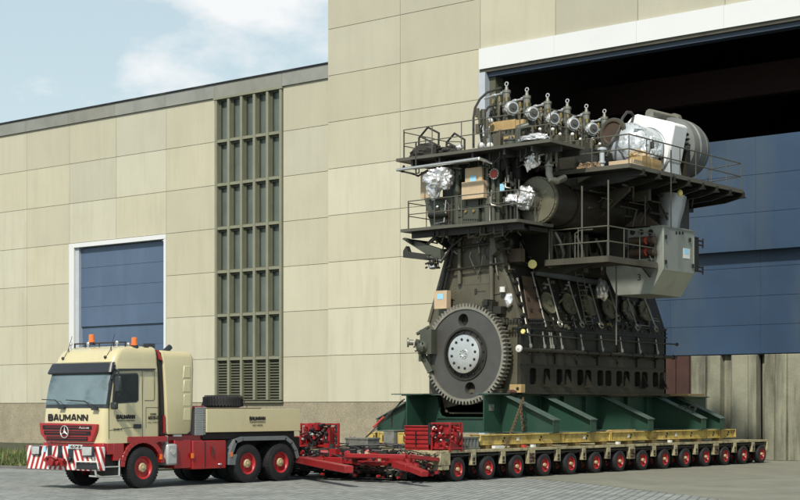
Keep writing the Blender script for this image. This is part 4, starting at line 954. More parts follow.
# ------------------------------------------------------------------ load beams under the cradle
segs = [(480, 562.6), (562.9, 610.6), (611, 650.6), (651, 706.6), (707, 720.5), (720.9, 736)]
lab = ['long yellow steel beam under the front right gusset, worn paint', 'yellow steel beam second from the front along the near side', 'short yellow beam in the middle of the near side row', 'long worn yellow beam under the rear gussets', 'short dark-stained yellow block near the rear end of the row', 'rearmost short yellow block of the near side row']
for k, (a, b) in enumerate(segs):
    ya, yb = onX(a, 440, -28.42).y, onX(b, 440, -28.42).y
    m = MB(); m.box(-28.85, -28.42, ya+.01, yb-.01, 1.05, 1.09); m.box(-28.85, -28.42, ya+.01, yb-.01, 1.335, 1.375); m.box(-28.80, -28.47, ya+.01, yb-.01, 1.09, 1.335)
    m.box(-28.86, -28.41, ya+.01, ya+.05, 1.05, 1.375); m.box(-28.86, -28.41, yb-.05, yb-.01, 1.05, 1.375)
    o = m.build('load_beam', 'beam_yellow', None, label=lab[k], cat='beam', group='yellow load beams along the near side', bevel=.01)
    m = MB(); n = max(1, int((yb-ya)/1.6))
    for i in range(n):
        y = ya+.25+(yb-ya-.5)*(i+.5)/n
        for dz in (0, .09): m.cyl((-28.47, y+dz*.8, 1.17+dz), (-28.44, y+dz*.8, 1.17+dz), .035, seg=10)
    m.build('bolt_hole', 'engine_black', o)
    if yb-ya > 2:
        m = MB(); yy = ya+(yb-ya)*.44; m.box(-28.472, -28.462, yy, yy+.14, 1.16, 1.27); m.build('paper_label', 'label_white', o)
gx = [(367.5, 375.5, 'yellow'), (377.5, 384.5, 'yellow'), (386.3, 396.5, 'grey'), (397.5, 405.5, 'yellow')]
gl = ['leftmost yellow beam end on the far deck', 'yellow beam end second from the left on the far deck', 'grey box standing between the yellow beam ends', 'yellow beam end beside the red slatted cabinet']
for k, (a, b, c) in enumerate(gx):
    Yb = 41.0; xa, xb = onY(a, 440, Yb).x, onY(b, 440, Yb).x; zt = 1.38 if c == 'yellow' else 1.42
    m = MB()
    if c == 'yellow':
        m.box(xa, xb, Yb, Yb+1.8, DZ+.03, DZ+.08); m.box(xa, xb, Yb, Yb+1.8, zt-.05, zt-.006); m.box(xa+.04, xb-.04, Yb+.02, Yb+1.8, DZ+.08, zt-.05); m.box(xa, xa+.04, Yb, Yb+.03, DZ+.08, zt-.05)
        o = m.build('load_beam', 'beam_yellow', None, label=gl[k], cat='beam', group='beam ends on the far deck', bevel=.008)
        m = MB(); m.box(xb-.1, xb-.06, Yb-.0, Yb+.018, DZ+.15, zt-.1); m.build('lashing_slot', 'rust_red', o)
    else:
        m.box(xa, xb, Yb-.15, Yb+.8, DZ+.02, zt); m.box(xa-.02, xb+.02, Yb-.17, Yb+.82, zt, zt+.03); o = m.build('steel_box', 'steel_box_grey', None, label=gl[k], cat='box', bevel=.01)
# dunnage
for k, (px, mt, lb) in enumerate(((497, 'label_white', 'white packing blocks under the front end of the yellow beam'), (523, 'signal_red', 'small red block between deck and yellow beam'), (532, 'label_white', 'small white block beside the red one under the beam'), (617, 'label_white', 'white block on the deck under the middle beams'), (669, 'label_white', 'small white block on the deck under the rear beams'))):
    y = onX(px, 447, -28.4).y; hw = .25 if k == 0 else .07
    m = MB(); m.box(-28.42, -28.3, y-hw, y+hw, DZ+.013, DZ+.10); m.build('packing_block', mt, None, label=lb, cat='block', group='packing blocks on the deck edge')
for k in range(10):
    y = 39.5+k*1.7; m = MB(); m.box(-28.8, -28.5, y-.15, y+.15, DZ+.001, 1.049); m.build('timber_pad', 'timber', None, label='dark timber pad between deck and yellow beam, %s from the front' % ('first', 'second', 'third', 'fourth', 'fifth', 'sixth', 'seventh', 'eighth', 'ninth', 'tenth')[k], cat='pad', group='timber pads under the load beams')
# grey steel box at the front, and a low grey case on the far deck
xa, xb = NX-.62, NX-.28; y0_, y1_ = onX(455, 440, xb).y, onX(479, 440, xb).y
m = MB(); m.box(xa-.5, xb, y0_, y1_, DZ+.015, 1.30)
for k in range(7): y = y0_+(y1_-y0_)*(k+.5)/7; m.box(xb, xb+.03, y-.025, y+.025, 1.0, 1.28)
m.box(xb, xb+.04, y0_, y1_, 1.27, 1.33); m.box(xb, xb+.04, y0_, y1_, DZ+.015, 1.0)
o = m.build('steel_crate', 'steel_box_grey', None, label='rusty grey ribbed steel crate behind the red power pack', cat='crate', bevel=.006)
a = onY(345.5, 440, 37.9); b = onY(367.5, 440, 37.9); m = MB(); m.box(a.x, b.x, 37.9, 38.5, DZ+.01, 1.24)
for x in (a.x+.12, a.x+.3): m.cyl((x, 38.0, 1.24), (x, 38.0, 1.29), .03, seg=8)
m.box(a.x-.02, b.x+.02, 37.88, 38.52, 1.19, 1.25); m.build('tool_case', 'steel_box_grey', None, label='low dark grey case lying on the far deck by the hoses', cat='case', bevel=.01)
hoses(-33.5, -29.8, 37.0, 40.5, DZ+.05, DZ+.15, 16, n2, rc, sag=.03, name='deck_hose')
# deck filling between the two files so the hoses rest on something
m = MB(); m.box(NX-4.5, NX-2.47, 37.0, 58.0, .72, .90); m.build('centre_deck', 'chassis_dark', n1)

# ------------------------------------------------------------------ green cradle
CX = -32.0; GA, GB = -33.72, -30.45; YF = 41.9; CT = 2.66; CB = 1.38
cr_ = thing('engine_cradle', 'dark green welded steel cradle under the engine', 'cradle', (CX, 48, CB))
for x in (GA, GB):
    m = MB(); m.box(x-.02, x+.02, YF+.003, 57.2, CB+.04, CT-.04); m.box(x-.22, x+.18, YF, 57.2, CB, CB+.04); m.box(x-.22, x+.18, YF, 57.2, CT-.04, CT)
    for y in [43.6+i*1.45 for i in range(9)]: m.box(x+.02, x+.17, y-.012, y+.012, CB+.04, CT-.04)
    m.build('girder', 'cradle_green', cr_, bevel=.004)
m = MB(); yc = YF+1.05     # cross plate with flywheel cut-out
pl_ = [(GA+.02, CB+.04), (GB-.02, CB+.04), (GB-.02, CT-.06), (GB-.38, CT-.06), (GB-.42, 1.98), (GB-.52, 1.88), (GA+.92, 1.88), (GA+.70, 1.94), (GA+.60, 2.1), (GA+.52, CT-.06), (GA+.02, CT-.06)]
m.prism([V((x, yc, z)) for x, z in pl_], (0, .06, 0)); m.box(GA+.55, GB-.40, yc-.06, yc+.12, 1.84, 1.885); m.box(GA+.02, GB-.02, YF+.1, yc, CB+.0, CB+.04); m.build('front_plate', 'cradle_green', cr_, bevel=.004)
def gusset(y, sgn, xin, xout, zt, ztip, name='outrigger', top=True):
    t = .05
    m = MB(); m.prism([V((xin, y, CB+.03)), V((xout, y, CB+.03)), V((xout, y, ztip)), V((xin+sgn*.12, y, zt-.0)), V((xin, y, zt))], (0, t, 0))
    g = m.build(name, 'cradle_green', cr_, bevel=.004)
    m = MB(); a = V((xin+sgn*.10, y+.03, zt+.015)); b = V((xout+sgn*.06, y+.03, ztip-.0)); m.bar(a, b, .42, .035); m.build('top_flange', 'cradle_edge', g)
    m = MB(); m.box(xin, xout, y-.18, y+.24, CB, CB+.03); m.build('foot_plate', 'cradle_edge', g)
    m = MB(); m.box(min(xout, xout+sgn*.03), max(xout, xout+sgn*.03), y-.15, y+.20, CB+.03, ztip-.03); m.build('end_plate', 'cradle_green', g)
    return g
for y in (42.93, 45.2, 49.05, 53.0, 54.5):
    gusset(y, 1, GB+.02, -28.30, CT, 1.80)
for y in (42.93, 47.0, 51.0, 54.5): gusset(y, -1, GA-.02, -35.75, CT, 1.80)
m = MB()
for y in (44.8, 48, 51, 54, 56.9): m.box(GA+.02, GB-.02, y, y+.06, CB+.04, CT-.1)
m.build('cross_member', 'cradle_green', cr_)
m = MB(); m.box(GA-.65, GB-2.5, YF-.03, 43.0, CT, CT+.035); m.box(GB-.3, GB+.35, YF-.02, 43.2, CT+.001, CT+.035); m.build('top_plate', 'cradle_edge', cr_)
m = MB()
for y in (45.0, 46.3, 48.8, 52.8): m.prism([V((GB+.18, y, CT)), V((GB+.42, y, CT)), V((GB+.42, y+.1, CT)), V((GB+.18, y+.1, CT))], (.0, .0, .22))
m.build('lifting_lug', 'cradle_edge', cr_)
m = MB(); p = onX(491.5, 407.5, GB+.021); m.box(GB+.021, GB+.03, p.y-.14, p.y+.14, p.z-.11, p.z+.11); m.build('label_plate', 'steel_box_grey', cr_, label='pale grey plate on the dark green girder end')
a = onY(679, 413.5, 52.99); text('P9', .32, (a.x, 52.985, a.z), X_, Z_, 'engine_green', cr_, width=.75, bold=0)
# transport frame on the cradle rear (rusty plate)
m = MB(); m.box(-31.5, -29.4, 53.9, 55.2, CT+.0, CT+.09); m.build('plank_stack', 'timber', None, label='brown planks lying on the rear end of the green cradle', cat='planks', bevel=.01)
m = MB(); a = onX(606, 430, -28.6).y; b = onX(630, 430, -28.6).y; m.box(-28.6, -28.5, a, a+1.5, 1.377, 1.41); m.box(-28.75, -28.55, b-1.3, b+.3, 1.377, 1.44); m.build('plank', 'timber', None, label='thin plank lying on the yellow beam between two gussets', cat='plank')
# ------------------------------------------------------------------ chains and lashings
def chain(p0, p1, label, sag=0.0, link=.085, r=.014, material='chain_rust'):
    p0, p1 = V(p0), V(p1); n = int((p1-p0).length/(link*.78)); m = MB()
    for i in range(n):
        u = (i+.5)/n; c = p0.lerp(p1, u); c.z -= sag*math.sin(math.pi*u); d = (p1-p0).normalized(); a, b = ortho(d); s_ = a if i % 2 else b
        pts = [c+d*(link*.5*math.cos(t))+s_*(link*.30*math.sin(t)) for t in [2*math.pi*k/8 for k in range(8)]]; m.tube(pts, r, 5, closed=True)
    return m.build('chain', material, None, label=label, cat='chain')
c0 = onY(523.5, 398, 42.7); c1 = onX(506, 446.5, -28.3); chain(c0, c1, 'rusty chain running down from the green cradle to the front yellow beam', link=.13, r=.02)
c2 = onY(520.5, 402, 42.7); chain(c2, c2+V((.1, 0, -.95)), 'loose rusty chain end hanging beside the tensioned chain', link=.12, r=.02)
a = onY(404.5, 399, 42.6); b = onY(361, 442, 40.0)
m = MB(); m.tube([a, a.lerp(b, .3)], .02, 6); m.tube([a.lerp(b, .3), a.lerp(b, .5)], .045, 8); m.tube([a.lerp(b, .5), b], .02, 6); m.tube([a+V((-.1, 0, -.02)), a.lerp(b, .62)+V((.12, 0, 0)), b], .012, 6); m.sphere(a.lerp(b, .35), .08, 1)
m.build('lashing_chain', 'rail_dark', None, label='taut dark lashing with turnbuckle running down from the left cradle corner', cat='lashing')
m = MB(); m.tube([a.lerp(b, .45)+V((-.03, -.06, .03)), a.lerp(b, .68)+V((-.03, -.06, .03))], .035, 6); m.build('turnbuckle', 'signal_red', None, label='red tensioner sleeve on the left lashing', cat='tensioner')
chain(a.lerp(b, .3), a.lerp(b, .3)+V((0, 0, -.55)), 'short chain end hanging from the left lashing', link=.10, r=.014, material='rail_dark')
# ------------------------------------------------------------------ marine diesel engine
from mathutils.geometry import tessellate_polygon
EXC = -31.95; E0, E1 = 43.4, 53.2
en = thing('marine_diesel_engine', 'huge olive brown six cylinder marine diesel engine with galleries and white turbocharger', 'engine', (EXC, 48.3, 2.7))
SN = V((3.11, 0, 1.10)).normalized(); SP0 = V((-30.0, 0, 5.22))
def onS(px, py, off=0.0): return onP(px, py, SP0+SN*off, SN)
def F(px, py, Y=E0-.02): return onY(px, py, Y)
def ppoly(m, pxs, Y, t): m.prism([onY(a, b, Y) for a, b in pxs], (0, t, 0))
# bedplate: end wall, long side with real openings
BX = -30.0; BXL = -33.9
m = MB(); m.box(BXL, BX-.14, E0, E0+.12, 2.70, 5.22); m.box(BXL, BXL+.12, E0+.12, E1, 2.70, 5.22); m.box(BXL, BX, E1-.12, E1, 2.7, 5.22)
bed = m.build('bedplate', 'engine_light', en, bevel=.01)
wins = [(529.8, 536.2), (543.6, 550.2), (556.5, 562.4), (564.8, 571.4), (577.3, 583.4), (585.2, 591.4), (597.3, 603.3), (605.3, 611.4), (616.4, 622.2), (623.6, 629.6), (634.6, 640.2), (641.8, 647.6), (652.8, 658.2), (659.8, 665.2)]
wy = [(onX(a, 375, BX).y, onX(b, 375, BX).y) for a, b in wins]
z0, z1 = 3.0, 3.56
m = MB(); m.box(BX-.12, BX, E0, E1, 2.70, z0); m.box(BX-.12, BX, E0, E1, z1, 4.93)
ys = [E0]+[v for p in wy for v in p]+[E1]
for a, b in zip(ys[::2], ys[1::2]): m.box(BX-.12, BX, a, b, z0, z1)
for a, b in wy:      # rounded corners of the openings
    for yy, s in ((a, 1), (b, -1)):
        for zz_, t in ((z0, 1), (z1, -1)): m.prism([V((BX-.12, yy, zz_)), V((BX-.12, yy+s*.09, zz_)), V((BX-.12, yy+s*.03, zz_+t*.03)), V((BX-.12, yy, zz_+t*.09))], (.119, 0, 0))
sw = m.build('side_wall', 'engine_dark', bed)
m = MB(); m.box(BX-.9, BX-.5, E0+.2, E1-.2, 2.7, 4.9); m.build('inner_wall', 'engine_black', bed)
m = MB(); m.box(BX-.35, BX+.06, E0-.03, E1+.02, 4.86, 4.93); m.box(BX-.3, BX+.10, E0-.02, E1+.1, 2.66+.01, 2.74); m.box(BX+.001, BX+.03, E0, E1, 3.66, 3.70); m.box(BX-.3, BX+.05, E0-.02, E1, 5.17, 5.24); m.build('flange', 'engine_dark', bed, bevel=.006)
m = MB(); m.box(BX-.1, BX-.0, E0, E1, 4.93, 5.17); m.build('upper_strake', 'engine_dark', bed)
m = MB(); 
for px in (545, 566, 586, 625, 643.5, 662): 
    p = onX(px, 385, BX); m.prism([V((BX, p.y-.0, 2.98)), V((BX+.2, p.y, 2.98)), V((BX+.2, p.y, 3.06)), V((BX, p.y, 3.42))], (0, .035, 0)); m.box(BX, BX+.2, p.y-.16, p.y+.16, 2.93, 2.98)
m.build('bracket', 'engine_dark', bed)
m = MB()
for px in (537.5, 547.5): p = onX(px, 354, BX); m.box(BX, BX+.004, p.y-.17, p.y+.17, p.z-.08, p.z+.10)
m.build('hatch_opening', 'engine_black', bed)
# long pipes along the bedplate with stubs
m = MB(); y0_, y1_ = onX(519, 349, BX+.25).y, onX(676, 357, BX+.25).y
m.cyl((BX+.25, y0_, 4.15), (BX+.25, y1_, 4.15), .065); 
for i in range(14): y = y0_+.4+i*(y1_-y0_-.6)/13; m.cyl((BX+.25, y-.04, 4.15), (BX+.25, y+.04, 4.15), .09)
for i in range(7): y = y0_+.9+i*1.4; m.bar((BX, y, 4.0), (BX+.25, y, 4.08), .05, .05)
m.build('oil_main', 'engine_dark', en)
m = MB(); y0_, y1_ = onX(523, 334, BX+.16).y, onX(677, 342, BX+.16).y; m.cyl((BX+.16, y0_, 4.66), (BX+.16, y1_, 4.66), .028)
m.sphere((BX+.16, y1_, 4.66), .07, 2)
m.build('control_rod', 'rail_dark', en)
m = MB()
for px in (531, 545, 551.5, 553.5, 562.5, 583, 603, 622.5, 640.5, 658):
    p = onX(px, 345, BX+.22); m.cyl((BX+.22, p.y, 4.2), (BX+.12, p.y, 4.80), .03, seg=8); m.cyl((BX+.22, p.y, 4.24), (BX+.2, p.y, 4.36), .055, seg=10); m.cyl((BX+.12, p.y, 4.62), (BX+.12, p.y, 4.68), .06, seg=10)
m.build('stub_pipe', 'pipe_steel', en)
def disc(px, py, plane, r, name, mt, parent=en, t=.05, ax=None, bolts=0, bm_=None, hub=True):
    m = MB(); c = plane(px, py); a = ax; m.lathe(c, a, [(0, r), (t, r), (t+.005, r*.93), (t+.008, 0)], 24, capped=False)
    if bolts: m.bolts(c+V(a)*t, a, r*.86, bolts, .016, .02)
    if hub: m.cyl(c+V(a)*t, c+V(a)*(t+.05), r*.16, seg=10)
    return m.build(name, mt, parent)
disc(519.5, 348.5, lambda a, b: onX(a, b, BX+.28), .12, 'pipe_cover', 'label_white', ax=-Y_, t=.06)
disc(523.5, 331.5, lambda a, b: onX(a, b, BX+.2), .08, 'plug', 'label_yellow', ax=-Y_, hub=False)
# A-frame columns: sloping side, end wall
za, zb = 5.22, 8.33
def frame_sec(y, inset=0.0): return [V((-33.9+inset, y, za)), V((-30.0-inset, y, za)), V((-31.1-inset, y, zb)), V((-32.8+inset, y, zb))]
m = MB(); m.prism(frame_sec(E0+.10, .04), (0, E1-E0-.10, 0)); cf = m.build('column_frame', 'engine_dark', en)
m = MB(); m.prism(frame_sec(E0), (0, .10, 0)); 
m.prism([V((-30.0, E0-.06, za)), V((-29.96, E0-.06, za)), V((-31.06, E0-.06, zb)), V((-31.18, E0-.06, zb)), V((-30.12, E0-.06, za))], (0, .3, 0))
m.prism([V((-33.94, E0-.06, za)), V((-33.82, E0-.06, za)), V((-32.76, E0-.06, zb)), V((-32.84, E0-.06, zb))], (0, .3, 0))
fe = m.build('end_wall', 'engine_light', cf, bevel=.006)
m = MB(); a, b = F(455, 284), F(492, 284); m.box(a.x, b.x, E0-.035, E0, 4.4, a.z)
for i in range(16):
    x = a.x+.05+(b.x-a.x-.1)*i/15; m.cyl((x, E0-.055, a.z-.05), (x, E0-.03, a.z-.05), .018, seg=6)
for i in range(14):
    for x in (a.x+.05, b.x-.05): m.cyl((x, E0-.055, a.z-.15-i*.11), (x, E0-.03, a.z-.15-i*.11), .018, seg=6)
m.build('end_cover', 'engine_light', cf, bevel=.004)
m = MB(); p = F(475.5, 291, E0-.06); m.box(p.x-.04, p.x+.04, E0-.07, E0-.035, p.z-.1, p.z+.08); p = F(468, 291); m.box(p.x+.35, p.x+.75, E0-.04, E0-.034, p.z-.06, p.z-.03); m.build('cover_handle', 'rail_dark', cf)
m = MB()
for px, py0, py1, r in ((459.5, 228, 284, .075), (491.5, 226, 396, .085)):
    a, b = F(px, py0, E0-.12), F(px, py1, E0-.12); m.cyl((a.x, E0-.12, b.z), (a.x, E0-.12, a.z), r)
m.build('riser_pipe', 'engine_light', en)
m = MB()
for (a, b, c, d, r) in ((444, 271, 505, 262.5, .035), (440, 251, 460, 247.5, .045), (463, 247, 505, 241, .05), (494, 250, 510, 248, .04), (446, 268, 452, 265, .05), (455, 238, 470, 236, .05)):
    p, q = F(a, b, E0-.2), F(c, d, E0-.2); m.cyl(p, q, r, seg=10)
p = [F(a, b, E0-.3) for a, b in ((436, 258), (452, 246), (464, 236), (500, 231), (508, 240))]; m.tube(p, .045, 8)
m.build('service_pipe', 'engine_dark', en)
m = MB(); p = [F(a, b, E0-.15) for a, b in ((452, 232), (447, 262), (441, 290), (437, 300))]; m.tube(p, .06, 8); p = [F(a, b, E0-.15) for a, b in ((456, 232), (450.5, 262), (444.5, 290))]; m.tube(p, .05, 8); m.build('side_rail', 'rail_dark', en)
m = MB(); p = [F(a, b, E0-.1) for a, b in ((493, 232), (497.5, 231), (500.5, 252), (496, 256))]; m.prism(p, (0, -.25, 0)); m.build('wedge_bracket', 'engine_light', en)
# flange boxes beside the gear, right
m = MB()
for (a, b, c, d, t) in ((487, 302, 497, 312, .3), (493, 307, 505, 314, .25), (500, 318, 507, 324, .2), (490, 300, 494, 306, .4)):
    p, q = F(a, b, E0-.1), F(c, d, E0-.1); m.box(p.x, q.x, E0-.1-t, E0-.001, q.z, p.z)
m.tube([F(503, 322, E0-.35), F(512, 322, E0-.3), F(522, 322.5, E0-.2)], .035, 6)
for i in range(6): p = F(504+i*3, 322, E0-.33); m.cyl(p-Z_*.09, p+Z_*.09, .045, seg=8)
m.build('turning_gear', 'engine_dark', en, bevel=.006)
m = MB(); p = F(497, 352, E0-.01); m.box(p.x-.35, p.x+.33, E0-.04, E0, 2.8, 5.0); m.build('side_plate', 'engine_brown', en)
m = MB(); p, q = F(512, 384.5, E0-.15), F(523.5, 394, E0-.15); m.box(p.x, q.x, E0-.3, E0-.05, 2.71, p.z); o = m.build('timber_block', 'timber', None, label='yellowish timber block at the foot of the engine beside the gear', cat='block', bevel=.01); 
m = MB(); c = V(((p.x+q.x)/2+.1, E0-.31, (p.z+2.7)/2)); m.cyl(c, c+Y_*.02, .06, seg=12); m.build('hole', 'engine_black', o)
m = MB(); p = F(512, 392, E0-.4); m.crumple(p, (.18, .10, .07), 5, .2, 3); m.build('red_rag', 'rust_red', None, label='dark red cloth lying on the green cradle beside the timber block', cat='cloth')
# junction boxes and marks on the end wall
def boxon(px0, py0, px1, py1, Y, t, name, mt, parent=en, **k):
    p, q = onY(px0, py0, Y), onY(px1, py1, Y); m = MB(); m.box(p.x, q.x, Y-t, Y, q.z, p.z); return m.build(name, mt, parent, **k)
m = MB(); p = F(508.5, 300, E0-.1); m.crumple(p, (.15, .12, .25), 4, .2, 3); m.build('foil_wrap', 'foil', en, flat=True)
m = MB(); p = F(502.5, 289.5, E0-.1); m.cyl(p-Z_*.09, p+Z_*.09, .10, seg=14); m.build('white_cap', 'label_white', en)
# plywood sheet by the left edge
def flatthing(px0, py0, px1, py1, Y, t, name, mt, label, cat, group=None, sticker=None):
    p, q = onY(px0, py0, Y), onY(px1, py1, Y); m = MB(); m.box(p.x, q.x, Y, Y+t, q.z, p.z); o = m.build(name, mt, None, label=label, cat=cat, group=group, bevel=.006)
    if sticker:
        a, b = onY(sticker[0], sticker[1], Y), onY(sticker[2], sticker[3], Y); m = MB(); m.box(a.x, b.x, Y-.008, Y-.001, b.z, a.z); m.build('sticker', 'label_blue', o)
    return o
flatthing(434, 291, 446.5, 308.5, E0-.5, .25, 'plywood_box', 'plywood', 'small plywood cover with light blue note above the gear left edge', 'cover', sticker=(437.5, 294, 443, 299))
flatthing(465, 168.5, 482, 183, E0-.55, .1, 'plywood_board', 'plywood', 'upper plywood board with light blue note under the top gallery', 'board', sticker=(470, 176, 476, 181.5))
flatthing(461.5, 182.5, 483.5, 197.5, E0-.62, .3, 'plywood_box', 'plywood', 'wide plywood box right below the board with the blue note', 'box')
flatthing(420.5, 172, 436, 197, E0-.3, .06, 'cardboard_sheet', 'plywood', 'tan cardboard sheet standing behind the large foil ball', 'cardboard')
# bedplate notes
boxon(455.5, 405.5, 461.5, 411.5, E0-.02, .012, 'note', 'label_blue')
# small pump left of the gear
m = MB(); c = F(413.5, 342.5, E0-1.0); m.lathe(c, -X_*.75-Y_*.65, [(0, .10), (.16, .10), (.16, .165), (.22, .165), (.225, .10), (.20, .085), (.14, 0)], 18, capped=False); m.build('pump_flange', 'pipe_steel', en)
m = MB(); d = F(423, 347, E0-.8); m.cyl(c+V((.05, .05, 0)), d+V((.2, .4, 0)), .13); m.sphere(d, .26, 2); m.box(d.x-.1, d.x+.4, d.y-.05, d.y+.6, d.z-.25, d.z+.6); m.cyl(F(417, 334, E0-.8), F(429, 327, E0-.7), .06); m.bolts(d-Y_*.2, -Y_, .2, 8, .03, .06); m.box(d.x-.12, d.x-.02, d.y-.1, d.y+.2, d.z-.5, d.z-.1); m.bar(F(421, 352, E0-.7), F(431, 372, E0-.6), .15, .2); m.build('gear_pump', 'engine_green', en)

# big toothed flywheel with real through holes
GC = V((-31.93, 43.0, 4.04)); GR = 1.735; NT = 76
def circ(c, r, n, ph=0): return [V((c[0]+r*math.cos(2*math.pi*i/n+ph), 0, c[1]+r*math.sin(2*math.pi*i/n+ph))) for i in range(n)]
m = MB()
ptsO = []
rb_, rt_ = GR*.930, GR
for i in range(NT):
    a = 2*math.pi*i/NT; s = 2*math.pi/NT
    for da, r in ((0, rb_), (.14, rb_), (.30, rt_), (.55, rt_), (.71, rb_)): ptsO.append((r*math.cos(a+da*s), r*math.sin(a+da*s)))
yo0, yo1 = GC.y-.16, GC.y+.16; ri = GR*.885
inn_ = [(ri*math.cos(math.atan2(z, x)), ri*math.sin(math.atan2(z, x))) for x, z in ptsO]
def ringband(m, o_, i_, ya, yb):
    n = len(o_); A = [m.b.verts.new((GC.x+x, ya, GC.z+z)) for x, z in o_]; B = [m.b.verts.new((GC.x+x, yb, GC.z+z)) for x, z in o_]
    Cc = [m.b.verts.new((GC.x+x, ya, GC.z+z)) for x, z in i_]; D = [m.b.verts.new((GC.x+x, yb, GC.z+z)) for x, z in i_]
    for k in range(n):
        j = (k+1) % n
        m.b.faces.new((A[k], A[j], Cc[j], Cc[k])); m.b.faces.new((B[j], B[k], D[k], D[j])); m.b.faces.new((A[j], A[k], B[k], B[j])); m.b.faces.new((Cc[k], Cc[j], D[j], D[k]))
ringband(m, ptsO, inn_, yo0, yo1); gear = m.build('flywheel', 'gear_teeth', en, ang=20)
def holed(m, loops, ya, yb):
    L3 = [[V((x, z, 0)) for x, z in lp] for lp in loops]; tris = tessellate_polygon(L3); flat_ = [p for lp in L3 for p in lp]
    A = [m.b.verts.new((GC.x+p.x, ya, GC.z+p.y)) for p in flat_]; B = [m.b.verts.new((GC.x+p.x, yb, GC.z+p.y)) for p in flat_]
    for t in tris:
        try: m.b.faces.new([A[i] for i in t]); m.b.faces.new([B[i] for i in t[::-1]])
        except ValueError: pass
    k0 = 0
    for lp in loops:
        n = len(lp)
        for k in range(n):
            j = (k+1) % n; m.b.faces.new((A[k0+k], A[k0+j], B[k0+j], B[k0+k]))
        k0 += n
def c2(x, z, r, n): return [(x+r*math.cos(2*math.pi*i/n), z+r*math.sin(2*math.pi*i/n)) for i in range(n)]
hx, hz = -.09, 1.17
m = MB(); holed(m, [c2(0, 0, ri-.0005, 96), c2(0, 0, .86, 64), c2(hx, hz, .215, 28), c2(-hx*2.2, -hz, .215, 28)], yo0+.045, yo1-.05); m.build('web', 'gear_steel', gear)
m = MB(); m.lathe(V((GC.x, yo0+.055, GC.z)), -Y_, [(0, .93), (.05, .90), (.05, .84), (.0, .82)], 64, capped=False); m.build('hub_ring', 'engine_dark', gear)
m = MB(); m.lathe(V((GC.x, yo0+.10, GC.z)), -Y_, [(0, .88), (.03, .80), (.032, 0)], 64, capped=False); m.bolts(V((GC.x, yo0+.07, GC.z)), -Y_, .76, 16, .035, .04, .1); m.build('coupling_flange', 'engine_black', gear)
m = MB(); m.lathe(V((GC.x, yo0+.10, GC.z)), -Y_, [(0, .66), (.16, .655), (.17, .63), (.165, .18), (.19, .17), (.19, .08), (.15, .07), (.15, 0)], 64, capped=False); hb_ = m.build('hub_plate', 'bright_steel', gear)
m = MB(); m.bolts(V((GC.x, yo0-.071, GC.z)), -Y_, .50, 12, .052, .012, .13); m.bolts(V((GC.x, yo0-.092, GC.z)), -Y_, .12, 8, .02, .01); m.build('bolt', 'engine_black', gear)
m = MB(); m.cyl((GC.x, yo1-.04, GC.z), (GC.x, E0-.08, GC.z), 1.45, seg=48); m.build('crankshaft_end', 'engine_black', gear)  # black disc added behind the web so its holes look shaded
m = MB(); m.box(-33.2, -30.6, E0-.30, E0-.001, 2.72, 2.86); m.prism([V((-33.1, E0-.1, 2.2)), V((-32.9, E0-.1, 2.0)), V((-30.9, E0-.1, 2.0)), V((-30.7, E0-.1, 2.66))], (0, .2, 0)); m.prism([V((-33.3, E0-.1, 2.7)), V((-33.1, E0-.1, 2.05)), V((-30.9, E0-.1, 2.05)), V((-30.7, E0-.1, 2.7))], (0, .09, 0)); m.build('oil_sump', 'engine_light', en)

# sloping side: seams, doors, covers, rods, ladder
AXN = SN
def strip(m, p0, p1, w_, t_, off=0.0): m.bar(onS(*p0, off), onS(*p1, off), w_, t_, up=SN)
m = MB()
for p0, p1 in (((505, 266), (530, 352-22)), ((535, 275), (556, 331)), ((558, 279), (575, 331)), ((578, 281), (594, 331)), ((598, 284), (612, 331)), ((618, 286), (633, 332)), ((639, 290), (650, 332))): strip(m, p0, p1, .10, .06, .02)
strip(m, (507, 262), (660, 290), .10, .06, .02); m.build('stiffener', 'engine_dark', cf)
m = MB(); strip(m, (536, 272.5), (606, 284), .16, .10, .14); m.build('pale_rail', 'mudguard_grey', en)
m = MB(); q = [onS(a, b, .045) for a, b in ((521, 276), (533.5, 278), (541, 320), (528, 319))]; m.prism(q, SN*.05); m.build('access_hatch', 'engine_brown', cf, bevel=.01)
m = MB()
for k in range(3):
    for a in (525, 534): q = onS(a+k*2.8, 288+k*11, .1); m.box(q.x-.03, q.x+.05, q.y-.05, q.y+.05, q.z-.05, q.z+.05)
for i in range(7):
    for py in (320, 323.5): q = onS(530+i*2.2, py, .10); m.cyl(q, q+SN*.05, .045, seg=8)
for i in range(6): q = onS(512+i*2.4, 272+i*11, .06); m.cyl(q, q+SN*.12, .07, seg=8)
m.build('fixing', 'engine_black', cf)
covers = [(547.6, 303.4), (568.5, 304.2), (588.5, 306), (608, 309), (627.5, 310.5), (644, 311.5)]
for px, py in covers:
    m = MB(); c = onS(px, py, .03); m.lathe(c, SN, [(0, .40), (.08, .40), (.085, .37), (.06, .34), (.065, .12), (.11, .11), (.11, 0)], 28, capped=False); m.bolts(c+SN*.08, SN, .37, 18, .018, .02); m.build('round_cover', 'cover_olive', cf)
    m = MB(); c = onS(px-4, py-15, .06); m.cyl(c, c+SN*.10, .05, seg=8); c = onS(px-1.5, py-19, .06); m.cyl(c-Y_*.1, c+Y_*.15, .035, seg=8); m.build('fitting', 'bright_steel', cf)
rods = [((517.4, 279), (528, 333)), ((532, 272.6), (546, 327)), ((548, 279), (560, 323.5)), ((568.5, 282.4), (582, 324)), ((589.6, 285), (601, 325)), ((608, 286), (618, 318)), ((627.5, 299), (637, 327)), ((644.5, 299), (656, 328.5))]
